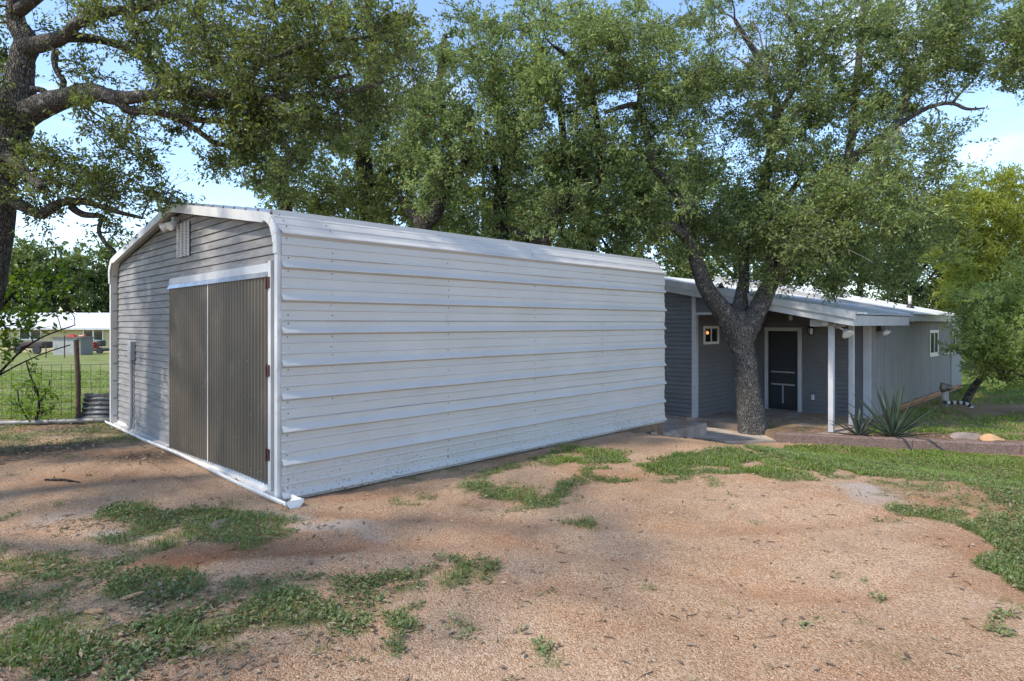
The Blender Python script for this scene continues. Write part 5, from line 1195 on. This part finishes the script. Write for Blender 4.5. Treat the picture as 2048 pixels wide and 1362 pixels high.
r_, n_ = make_tree('oak_tree', 'light leaved oak behind the garage with a bent trunk', T5, T5c, M['leaf_oak2'], M['bark_dark'], 33, L=.086, Wd=.037, LAI=3.6, sub=.48); NL += n_
T6 = [[(1000, 660, 13.8, 20), (1002, 480, 13.8, 15), (1000, 420, 13.8, 14), (1003, 370, 13.8, 13), (1012, 330, 13.8, 10), (1006, 300, 13.8, 9), (1000, 220, 13.8, 7), (990, 120, 13.8, 5)], [(1002, 365, 13.8, 9), (990, 340, 13.7, 8), (986, 310, 13.6, 6), (970, 260, 13.5, 4)], [(1005, 350, 13.8, 7), (1030, 300, 13.6, 6), (1060, 240, 13.4, 4)]]
T6c = [(1000, 230, 70, 70, 13.4, 1.3, 1, .06), (1040, 150, 70, 70, 13.2, 1.3, 1, .12), (980, 150, 60, 60, 13.4, 1.3, .9, .08), (1040, 300, 60, 60, 13.5, 1.3, .9), (1040, 420, 60, 60, 13.8, 1.3, .9), (960, 440, 60, 50, 13.9, 1.3, .9), (970, 360, 40, 40, 13.9, 1.2, .5), (1050, 70, 60, 40, 13.2, 1.2, .9, .1)]
r_, n_ = make_tree('oak_tree', 'oak with a thin forked dark trunk right of the bent one', T6, T6c, M['leaf_oak2'], M['bark_dark'], 34, L=.086, Wd=.037, LAI=3.6, sub=.48); NL += n_
T7 = [[(1085, 660, 12.6, 18), (1090, 500, 12.6, 13), (1120, 420, 12.6, 11), (1150, 350, 12.6, 10), (1132, 320, 12.5, 8), (1122, 230, 12.4, 7), (1105, 150, 12.3, 5)], [(1188, 380, 12.6, 7), (1160, 345, 12.6, 7), (1140, 330, 12.5, 6)], [(1200, 330, 12.2, 7), (1190, 215, 12.0, 6), (1168, 154, 11.9, 6), (1130, 110, 11.8, 5), (1105, 90, 11.7, 3)], [(1120, 420, 12.6, 8), (1180, 400, 12.6, 8), (1204, 330, 12.3, 7)], [(1090, 490, 12.6, 8), (1050, 470, 12.7, 6), (1020, 455, 12.8, 4)]]
T7c = [(1120, 90, 80, 70, 11.8, 1.2, 1, .20), (1200, 100, 80, 70, 11.8, 1.2, 1, .20), (1280, 110, 70, 70, 11.8, 1.2, 1, .16), (1250, 50, 90, 50, 11.9, 1.2, .9, .12), (1120, 180, 80, 70, 11.9, 1.2, 1, .12), (1210, 200, 80, 70, 11.9, 1.2, 1, .12), (1300, 190, 60, 60, 11.9, 1.2, .9, .08), (1130, 270, 80, 60, 12.2, 1.2), (1220, 290, 80, 60, 12.2, 1.2), (1100, 350, 70, 60, 12.5, 1.2, .9), (1200, 370, 80, 60, 12.5, 1.2), (1140, 430, 80, 50, 12.6, 1.2), (1240, 440, 80, 50, 12.6, 1.2), (1290, 300, 60, 60, 12.1, 1.2, .8), (1280, 390, 50, 50, 12.3, 1.2, .9), (1090, 30, 60, 40, 11.9, 1.1, .8, .1), (1340, 150, 60, 60, 12.0, 1.2, .9, .1), (1350, 240, 50, 60, 12.0, 1.2, .9), (1310, 30, 50, 40, 12.0, 1.0, .6), (1060, 200, 60, 90, 12.2, 1.2, .9, .1), (1190, 490, 80, 30, 13.0, 1.0, .8)]  # upper clumps tinted lighter, sunlight on the crown painted as leaf colour
r_, n_ = make_tree('oak_tree', 'broad pale leaved oak rising behind the far end of the garage', T7, T7c, M['leaf_oak2'], M['bark_dark'], 35, L=.080, Wd=.035, LAI=3.7, sub=.46); NL += n_
# trees further back
def simple_tree(px, py_top, py_base, w, d, m, seed, label, name='oak_tree', L=.16, Wd=.08, LAI=3.2, dens=1.0, group=None, tn=0.0, bark='bark_dark', rows=4, base_frac=.35, fill=None):
    rr = random.Random(seed); h = py_base - py_top
    limbs = [[(px, py_base, d, 9 * 15 / d + 3), (px + rr.uniform(-6, 6), py_base - h * .3, d, 8 * 15 / d + 2), (px + rr.uniform(-10, 10), py_base - h * .6, d, 5 * 15 / d + 1.5), (px + rr.uniform(-10, 10), py_top + h * .08, d, 2)]]
    for s in (-1, 1, -1, 1):
        y = py_base - h * rr.uniform(.25, .5); limbs.append([(px, y, d, 4 * 15 / d + 1.5), (px + s * w * .3, y - h * .12, d + rr.uniform(-.4, .4), 3 * 15 / d + 1), (px + s * w * .62, y - h * rr.uniform(.2, .32), d + rr.uniform(-.8, .8), 1.5)])
    cl = []
    for k in range(rows):
        f = k / (rows - 1); y = py_top + h * (.10 + (1 - base_frac - .05) * f); ww = w * (.45 + .55 * math.sin(math.pi * (.22 + .62 * f)))
        n = max(2, int(ww / (h * .17)))
        for i in range(n):
            x = px - ww + 2 * ww * (i + .5) / n + rr.uniform(-.1, .1) * w; cl.append((x, y + rr.uniform(-.06, .06) * h, ww / n * 1.25, h * .15, d, w * d / FPX * .5, dens * rr.uniform(.7, 1.1), tn + rr.uniform(-.06, .08)))
    r, n_ = make_tree(name, label, limbs, cl, M[m], M[bark], seed, L=L, Wd=Wd, LAI=LAI, sub=.018 * d + .25, group=group, twig_leaf=9, k=8)
    return n_
far = [(1360, 340, 640, 110, 21, 'leaf_far', 'mid green tree behind the house roof left of the porch oak'), (1250, 300, 650, 120, 24, 'leaf_far', 'dark tree in the woods beyond the far end of the garage'),
       (1470, 360, 640, 110, 30, 'leaf_cedar', 'sunlit yellow green tree seen through the fork of the porch oak'), (1600, 400, 640, 120, 28, 'leaf_far', 'dark tree behind the main roof, right of the porch oak'),
       (1720, 430, 650, 110, 31, 'leaf_oak2', 'grey green tree behind the vent stacks on the roof'), (1830, 400, 660, 100, 31, 'leaf_far', 'dim tree between the roof end and the yellow green cedar'),
       (1910, 420, 670, 90, 33, 'leaf_cedar', 'pale yellow green tree far behind the end of the roof'), (1120, 300, 650, 120, 22, 'leaf_far', 'tree in the woods behind the broad pale oak'), (960, 290, 650, 120, 23, 'leaf_cedar', 'lighter green tree in the woods behind the garage'),
       (830, 330, 650, 110, 23, 'leaf_far', 'shaded tree in the woods behind the garage ridge'), (690, 380, 650, 80, 23, 'leaf_far', 'small tree behind the garage beside the crooked oak')]
for i, (px, t_, b_, w, d, m, lb) in enumerate(far): NL += simple_tree(px, t_, b_, w, d, m, 60 + i, lb, LAI=3.6, base_frac=.06, rows=5)
# cedar, shrub oak and scrub at the right
r_, n_ = make_tree('cedar_tree', 'sunlit yellow green cedar at the right edge behind the shrub oak', [[(2010, 760, 18, 12), (2005, 600, 18, 10), (2000, 480, 18, 7), (1995, 390, 18, 3)], [(2005, 610, 18, 6), (1960, 580, 17.5, 5), (1910, 570, 17.2, 3)], [(2003, 520, 18, 5), (1950, 480, 17.6, 4), (1900, 450, 17.4, 2)], [(2003, 500, 18, 5), (2060, 440, 18, 3), (2090, 400, 18, 2)]],
    [(1960, 380, 60, 36, 17.8, 1.2, .9, .1), (2020, 400, 60, 50, 18, 1.4, 1, .05), (1910, 420, 50, 40, 17.4, 1.2, .8, .05), (1980, 460, 70, 50, 17.6, 1.4, 1), (1900, 480, 40, 40, 17.4, 1.1, .8, .05), (1940, 540, 60, 50, 17.2, 1.3, 1, .12), (1925, 590, 40, 50, 16.9, 1.1, 1, .2), (2020, 540, 60, 60, 17.8, 1.4, .9), (1960, 630, 50, 40, 17.2, 1.2, .9, .05), (2080, 440, 60, 80, 18.2, 1.4, .9), (2100, 560, 70, 90, 18.2, 1.4, .9), (1960, 350, 24, 20, 17.8, .6, .6, .1), (2035, 352, 20, 18, 17.9, .6, .6, .1), (1890, 430, 40, 40, 17.6, 1.0, .9, .05), (1880, 520, 40, 40, 17.6, 1.0, .7), (2000, 500, 70, 60, 18.4, 1.4, 1), (1950, 450, 60, 50, 18.3, 1.4, 1), (1960, 580, 60, 50, 18.2, 1.4, 1), (2050, 480, 60, 70, 18.2, 1.4, 1)],  # strongest tint at the lower left: the sunlit side, painted into the foliage
    M['leaf_cedar'], M['bark_dark'], 71, L=.10, Wd=.035, LAI=4.2, sub=.42); NL += n_
r_, n_ = make_tree('oak_tree', 'leaning shrub oak with drooping foliage past the end of the house', [[(1930, 806, 17, 7.5), (1948, 774, 16.8, 6.5), (1968, 750, 16.5, 6), (1994, 724, 16.1, 5.5), (2018, 690, 15.6, 6), (2056, 635, 15, 5), (2100, 560, 14.6, 4)], [(1990, 722, 16.1, 6), (1975, 690, 15.8, 5), (1950, 660, 15.4, 3)], [(2010, 682, 15.6, 6), (1990, 630, 15.2, 4), (1960, 590, 15.0, 3)], [(2160, 800, 14.6, 12), (2100, 770, 14.6, 8), (2040, 748, 14.4, 5), (2000, 742, 14.3, 3)]],
    [(1985, 640, 60, 50, 15.4, 1.0, 1), (1945, 700, 40, 26, 15.6, .9, .8, .1), (2025, 590, 60, 60, 15.2, 1.1, 1), (2040, 660, 60, 60, 14.9, 1.0, 1), (2070, 560, 60, 70, 15, 1.1, 1), (1925, 690, 24, 18, 15.6, .6, .6, .1), (1960, 745, 36, 16, 15.2, .6, .4), (2040, 730, 50, 30, 14.7, .8, .9), (2095, 700, 60, 80, 14.6, 1, 1), (2000, 700, 50, 40, 15.0, .9, .8, .1), (2065, 760, 50, 16, 14.5, .7, .7), (1950, 600, 36, 36, 15.6, .8, .8, .1), (1935, 650, 24, 24, 15.8, .6, .6, .1), (2000, 610, 70, 60, 14.6, .8, 1, .12), (1980, 690, 60, 40, 14.6, .7, .9, .12), (2050, 640, 60, 70, 14.2, .8, 1, .1), (2060, 720, 50, 50, 14.0, .8, .9, .1), (2000, 735, 40, 26, 14.8, .6, .8, .12), (2040, 690, 50, 40, 13.8, .6, .9, .15), (1960, 665, 40, 40, 15.0, .7, .9, .15)],
    M['leaf_shrub'], M['bark'], 72, L=.085, Wd=.04, LAI=3.0, sub=.40, droop=.15); NL += n_
NL += simple_tree(2120, 640, 790, 90, 27, 'leaf_far', 81, 'low dark tree at the far right beyond the grassy clearing', LAI=3)
NL += simple_tree(1990, 640, 770, 60, 36, 'leaf_far', 82, 'dim far tree behind the leaning shrub oak', LAI=3)
# far trees behind the neighbour house
for i, (px, t_, w, d, m, lb) in enumerate([(-60, 470, 90, 75, 'leaf_far', 'tall dark tree far behind the left end of the yellow house'), (35, 500, 60, 72, 'leaf_far', 'round tree behind the yellow house roof'), (110, 486, 64, 74, 'leaf_far', 'highest dark tree behind the yellow house'), (185, 510, 56, 78, 'leaf_far', 'dark tree behind the yellow house next to the garage corner'), (260, 505, 60, 80, 'leaf_far', 'dark tree hidden partly by the left garage corner')]):
    NL += simple_tree(px, t_, 668, w, d, m, 90 + i, lb, L=.50, Wd=.30, LAI=5.5, base_frac=.04, rows=6)
# bright leaved sapling leaning in from the left, by the fence
r_, n_ = make_tree('sapling', 'bright green leafy sapling leaning in from the left before the fence', [[(-120, 900, 8.3, 7), (-40, 790, 8.3, 4), (0, 745, 8.3, 2.6), (45, 700, 8.3, 2), (90, 672, 8.3, 1.5), (150, 650, 8.3, 1.2)], [(-10, 755, 8.3, 2), (40, 728, 8.4, 1.5), (90, 706, 8.4, 1.2), (140, 690, 8.4, 1.2)], [(-40, 790, 8.3, 5), (-30, 690, 8.2, 4), (0, 620, 8.2, 3), (40, 575, 8.2, 2)]],
    [(30, 565, 70, 40, 8.2, .5, .55, .1), (100, 580, 60, 26, 8.2, .4, .35), (20, 640, 60, 40, 8.2, .5, .5, .1), (70, 650, 50, 24, 8.3, .4, .4), (10, 695, 40, 24, 8.3, .4, .4), (120, 640, 40, 20, 8.3, .3, .2), (-50, 620, 70, 80, 8.2, .6, .7), (140, 560, 40, 26, 8.3, .3, .25)],
    M['leaf_bright'], M['bark_dark'], 101, L=.085, Wd=.05, LAI=2.6, sub=.28, cat='sapling', twig_leaf=8, k=7); NL += n_
r_, n_ = make_tree('weed_bush', 'small leafy bush growing through the wire fence left of the rusty post', [[(70, 848, 10.45, 3), (78, 800, 10.45, 2.4), (60, 750, 10.45, 1.6), (52, 720, 10.45, 1)], [(78, 805, 10.45, 2), (95, 780, 10.4, 1.4), (100, 760, 10.4, 1)], [(60, 846, 10.45, 2), (40, 810, 10.5, 1.4), (35, 780, 10.5, 1)]],
    [(75, 810, 30, 24, 10.45, .2, .5, .1), (60, 760, 26, 30, 10.45, .2, .35), (95, 775, 16, 20, 10.4, .2, .5), (40, 820, 26, 20, 10.5, .2, .4, .1)], M['leaf_bright'], M['bark_dark'], 102, L=.08, Wd=.045, LAI=2.2, sub=.16, cat='bush', twig_leaf=6, k=6); NL += n_

# ------------------------------------------------------------------ ground cover
def visible_pts(n, y0, y1, power, rs):
    y = y0 + (y1 - y0) * rs.random(n) ** power; half = y * .83 + .6; x = rs.uniform(-1, 1, n) * half
    return x, y
def keep_out(x, y):
    u = (x + y) / R2; v = (y - x) / R2
    inside = (u > 2.55) & (u < U1 + .05) & (v > VR - .04) & (v < VA + HALF)
    hs = (u > UB - .3) & (u < 25.2) & (v > 4.0) & (v < 14.5)
    kb = (x > 5.1) & (np.abs(y - curb_y(x) - .1) < .14)
    return ~(inside | hs | kb)
rs = np.random.default_rng(5)
APP = [GR(*p)[:2] for p in [(1302, 868), (1380, 874), (1450, 885), (1556, 884), (1568, 871), (1530, 866), (1440, 860), (1360, 848), (1322, 852)]]
# gravel
x, y = visible_pts(190000, 2.2, 7.5, 1.35, rs); g = green_mask(x, y)
kp = keep_out(x, y) & (rs.random(len(x)) < .25 + 1.3 * sstep((noise2(x, y, 1.1, 91) * .6 + noise2(x, y, 4, 92) * .4 - .32) * 3.2)) & (rs.random(len(x)) > g * .7) & ~in_poly(x, y, LAWN) & ~((litter_mask(x, y) > .5) & (y > 7)); x = x[kp]; y = y[kp]; n = len(x)
z = gsurf(x, y); s = rs.uniform(.0028, .0070, n) * (1 + .6 * (rs.random(n) < .06)); a0 = rs.uniform(0, 6.28, n)
ang = a0[:, None] + np.array([0, 1.57, 3.14, 4.71])[None] + rs.uniform(-.4, .4, (n, 4)); rr_ = s[:, None] * rs.uniform(.7, 1.3, (n, 4))
V = np.empty((n, 5, 3)); V[:, :4, 0] = x[:, None] + rr_ * np.cos(ang); V[:, :4, 1] = y[:, None] + rr_ * np.sin(ang); V[:, :4, 2] = (z - .004)[:, None]
V[:, 4, 0] = x + rs.normal(0, .25, n) * s; V[:, 4, 1] = y + rs.normal(0, .25, n) * s; V[:, 4, 2] = z + s * rs.uniform(.4, .9, n)
o = np.arange(n)[:, None] * 5; F = np.stack([np.concatenate([o + i, o + (i + 1) % 4, o + 4], 1) for i in range(4)], 1).reshape(-1, 3)
tag(np_mesh('gravel', V.reshape(-1, 3), F, M['stone'], None, dict(tint=np.repeat(np.clip(rs.normal(.42, .2, n), 0, .9), 5))), kind='stuff')
# broad leaved weeds and clover
def scatter_weeds(name, n, y0, y1, power, L, Wd, hmax, m, seed, thr=.25, sel=None, tmean=.45):
    rs = np.random.default_rng(seed); x, y = visible_pts(n, y0, y1, power, rs); g = green_mask(x, y)
    br = noise2(x, y, 2.6, 70) * .5 + noise2(x, y, 7, 71) * .45 + noise2(x, y, 19, 72) * .35 - .1
    kp = (rs.random(n) < np.clip((g * 1.05 - br * 1.05) * 1.0, 0, .55)) & keep_out(x, y) & ~in_poly(x, y, APP)
    if sel is not None: kp &= sel(x, y)
    x = x[kp]; y = y[kp]; n = len(x); z = gsurf(x, y)
    cl = noise2(x, y, 5, 73)
    c = np.stack([x, y, z + rs.random(n) * hmax * (.35 + cl)], 1); d = rs.normal(0, 1, (n, 3)); d[:, 2] = np.abs(d[:, 2]) * .5 + .1
    tint = np.clip(tmean + .5 * (noise2(x, y, 2.2, 74) - .5) + rs.normal(0, .14, n), 0, .9); tint[rs.random(n) < .10] = 1
    V, F, T = leaves(c, d, L, Wd, rs, tint, up=1.0)
    tag(np_mesh(name, V, F, m, None, dict(tint=T)), kind='stuff'); return n
def grass_blades(name, n, y0, y1, power, h0, h1, w, m, seed, sel=None, tmean=.45, dens=1.0):
    rs = np.random.default_rng(seed); x, y = visible_pts(n, y0, y1, power, rs); g = green_mask(x, y)
    br = noise2(x, y, 2.3, 80) * .5 + noise2(x, y, 6, 81) * .45 + noise2(x, y, 15, 82) * .35 - .1
    kp = (rs.random(n) < np.clip((g * dens - br * .85) * 1.25, 0, 1)) & keep_out(x, y) & ~in_poly(x, y, APP)
    if sel is not None: kp &= sel(x, y)
    x = x[kp]; y = y[kp]; n = len(x); z = gsurf(x, y); h = rs.uniform(h0, h1, n) * (.5 + noise2(x, y, 3, 83)); a = rs.uniform(0, 6.28, n); lean = rs.uniform(.15, 1.0, n) * h
    dx = np.cos(a); dy = np.sin(a); ww = w * rs.uniform(.6, 1.3, n) * (.6 + y / 9)
    b = np.stack([x, y, z - .004], 1); sd = np.stack([-dy, dx, np.zeros(n)], 1) * ww[:, None]
    mid = b + np.stack([dx * lean * .35, dy * lean * .35, h * .62], 1); tip = b + np.stack([dx * lean, dy * lean, h], 1)
    V = np.stack([b - sd, b + sd, mid + sd * .75, mid - sd * .75, tip], 1).reshape(-1, 3); o = np.arange(n)[:, None] * 5
    F = np.concatenate([np.concatenate([o, o + 1, o + 2], 1), np.concatenate([o, o + 2, o + 3], 1), np.concatenate([o + 3, o + 2, o + 4], 1)])
    tint = np.clip(tmean + .5 * (noise2(x, y, 1.6, 84) - .5) + rs.normal(0, .15, n), 0, .9); tint[rs.random(n) < .14] = 1
    tag(np_mesh(name, V, F, m, None, dict(tint=np.repeat(tint, 5))), kind='stuff'); return n
nolawn = lambda x, y: (y < 9.8) | (x < 3.5)
NW = scatter_weeds('weeds', 520000, 2.2, 10.5, 1.25, .030, .017, .034, M['weed'], 201, tmean=.40)
NG_ = grass_blades('grass', 330000, 2.2, 8.0, 1.2, .02, .065, .0018, M['grass'], 202, dens=.78, tmean=.42)
NG_ += grass_blades('lawn_grass', 420000, 7.0, 13.0, 1.0, .02, .055, .0042, M['grass'], 203, sel=lambda x, y: x > .5, tmean=.58)
NG_ += grass_blades('field_grass', 260000, 10.4, 26.0, 1.6, .02, .06, .007, M['grass'], 204, sel=lambda x, y: ((x < -4.5)) | ((x > 5.5) & (y > 12.3)), tmean=.72)
# dry leaves and twigs on the ground
x, y = visible_pts(80000, 2.2, 13.0, 1.3, rs); l = litter_mask(x, y); g = np.clip(green_mask(x, y), 0, 1)
kp = (rs.random(len(x)) < np.clip(l * .75 + g * .16 + .014, 0, 1)) & keep_out(x, y); x = x[kp]; y = y[kp]; n = len(x)
c = np.stack([x, y, gsurf(x, y) + .006 + rs.random(n) * .012], 1); d = rs.normal(0, 1, (n, 3)); d[:, 2] *= .25
V, F, T = leaves(c, d, .052, .022, rs, np.clip(rs.normal(.4, .25, n), 0, 1), up=1.4); tag(np_mesh('leaf_litter', V, F, M['deadleaf'], None, dict(tint=T)), kind='stuff')
n = 260; x, y = visible_pts(n, 2.4, 11.0, 1.2, rs); kp = keep_out(x, y); x = x[kp]; y = y[kp]; n = len(x); a = rs.uniform(0, 6.28, n); ln = rs.uniform(.02, .10, n)
P = np.stack([np.stack([x, y, gsurf(x, y) + .006], 1), np.stack([x + np.cos(a) * ln * .5 + rs.normal(0, .01, n), y + np.sin(a) * ln * .5, gsurf(x, y) + .010], 1), np.stack([x + np.cos(a) * ln, y + np.sin(a) * ln, gsurf(x + np.cos(a) * ln, y + np.sin(a) * ln) + .006], 1)], 1)
v, f = tubes(P, np.tile(np.array([.0028, .0025, .0014]), (n, 1)), 4); tag(np_mesh('twig_litter', v, f, M['bark_dark'], None), kind='stuff')
# a fallen stick on the drive and chips of wood in the weeds
p0 = GR(90, 962); p1 = GR(160, 967); mb = MB(); mb.tube([(p0[0], p0[1], p0[2] + .015), ((p0[0] + p1[0]) / 2, (p0[1] + p1[1]) / 2 + .03, p0[2] + .022), (p1[0], p1[1], p1[2] + .012)], [.010, .014, .006], 7)
tag(mb.build('fallen_stick', M['bark_dark'], None, True), 'dark fallen stick lying on the gravel left of the garage', 'stick')
chipm = mat('pale_bark_chip', (.42, .25, .13), .9, var=.25, vscale=30)
for i, (px, py, w, lb) in enumerate([(265, 1197, .13, 'pale flat bark chip lying among weeds, farthest of the three chips'), (190, 1228, .14, 'pale bark chip lying on bare gravel, leftmost of three'), (385, 1226, .13, 'narrow pale bark chip tilted in the weeds, rightmost of three')]):
    q = GR(px, py); rr = random.Random(i); a = rr.uniform(-.5, .7); mb = MB(); V = []
    for zz in (0, .012):
        for lx, ly in ((-.5, -.1), (.1, -.16), (.5, 0), (.2, .15), (-.4, .13)): V.append((q[0] + w * (lx * math.cos(a) - ly * math.sin(a)), q[1] + w * (lx * math.sin(a) + ly * math.cos(a)), q[2] + .012 + zz + lx * .02))
    mb.add(V, [(4, 3, 2, 1, 0), (5, 6, 7, 8, 9)] + [(k, (k + 1) % 5, (k + 1) % 5 + 5, k + 5) for k in range(5)]); tag(mb.build('bark_chip', chipm), lb, 'bark chip', 'bark chips in the weeds')
print('LEAVES', NL, 'WEEDS', NW, 'GRASS', NG_)
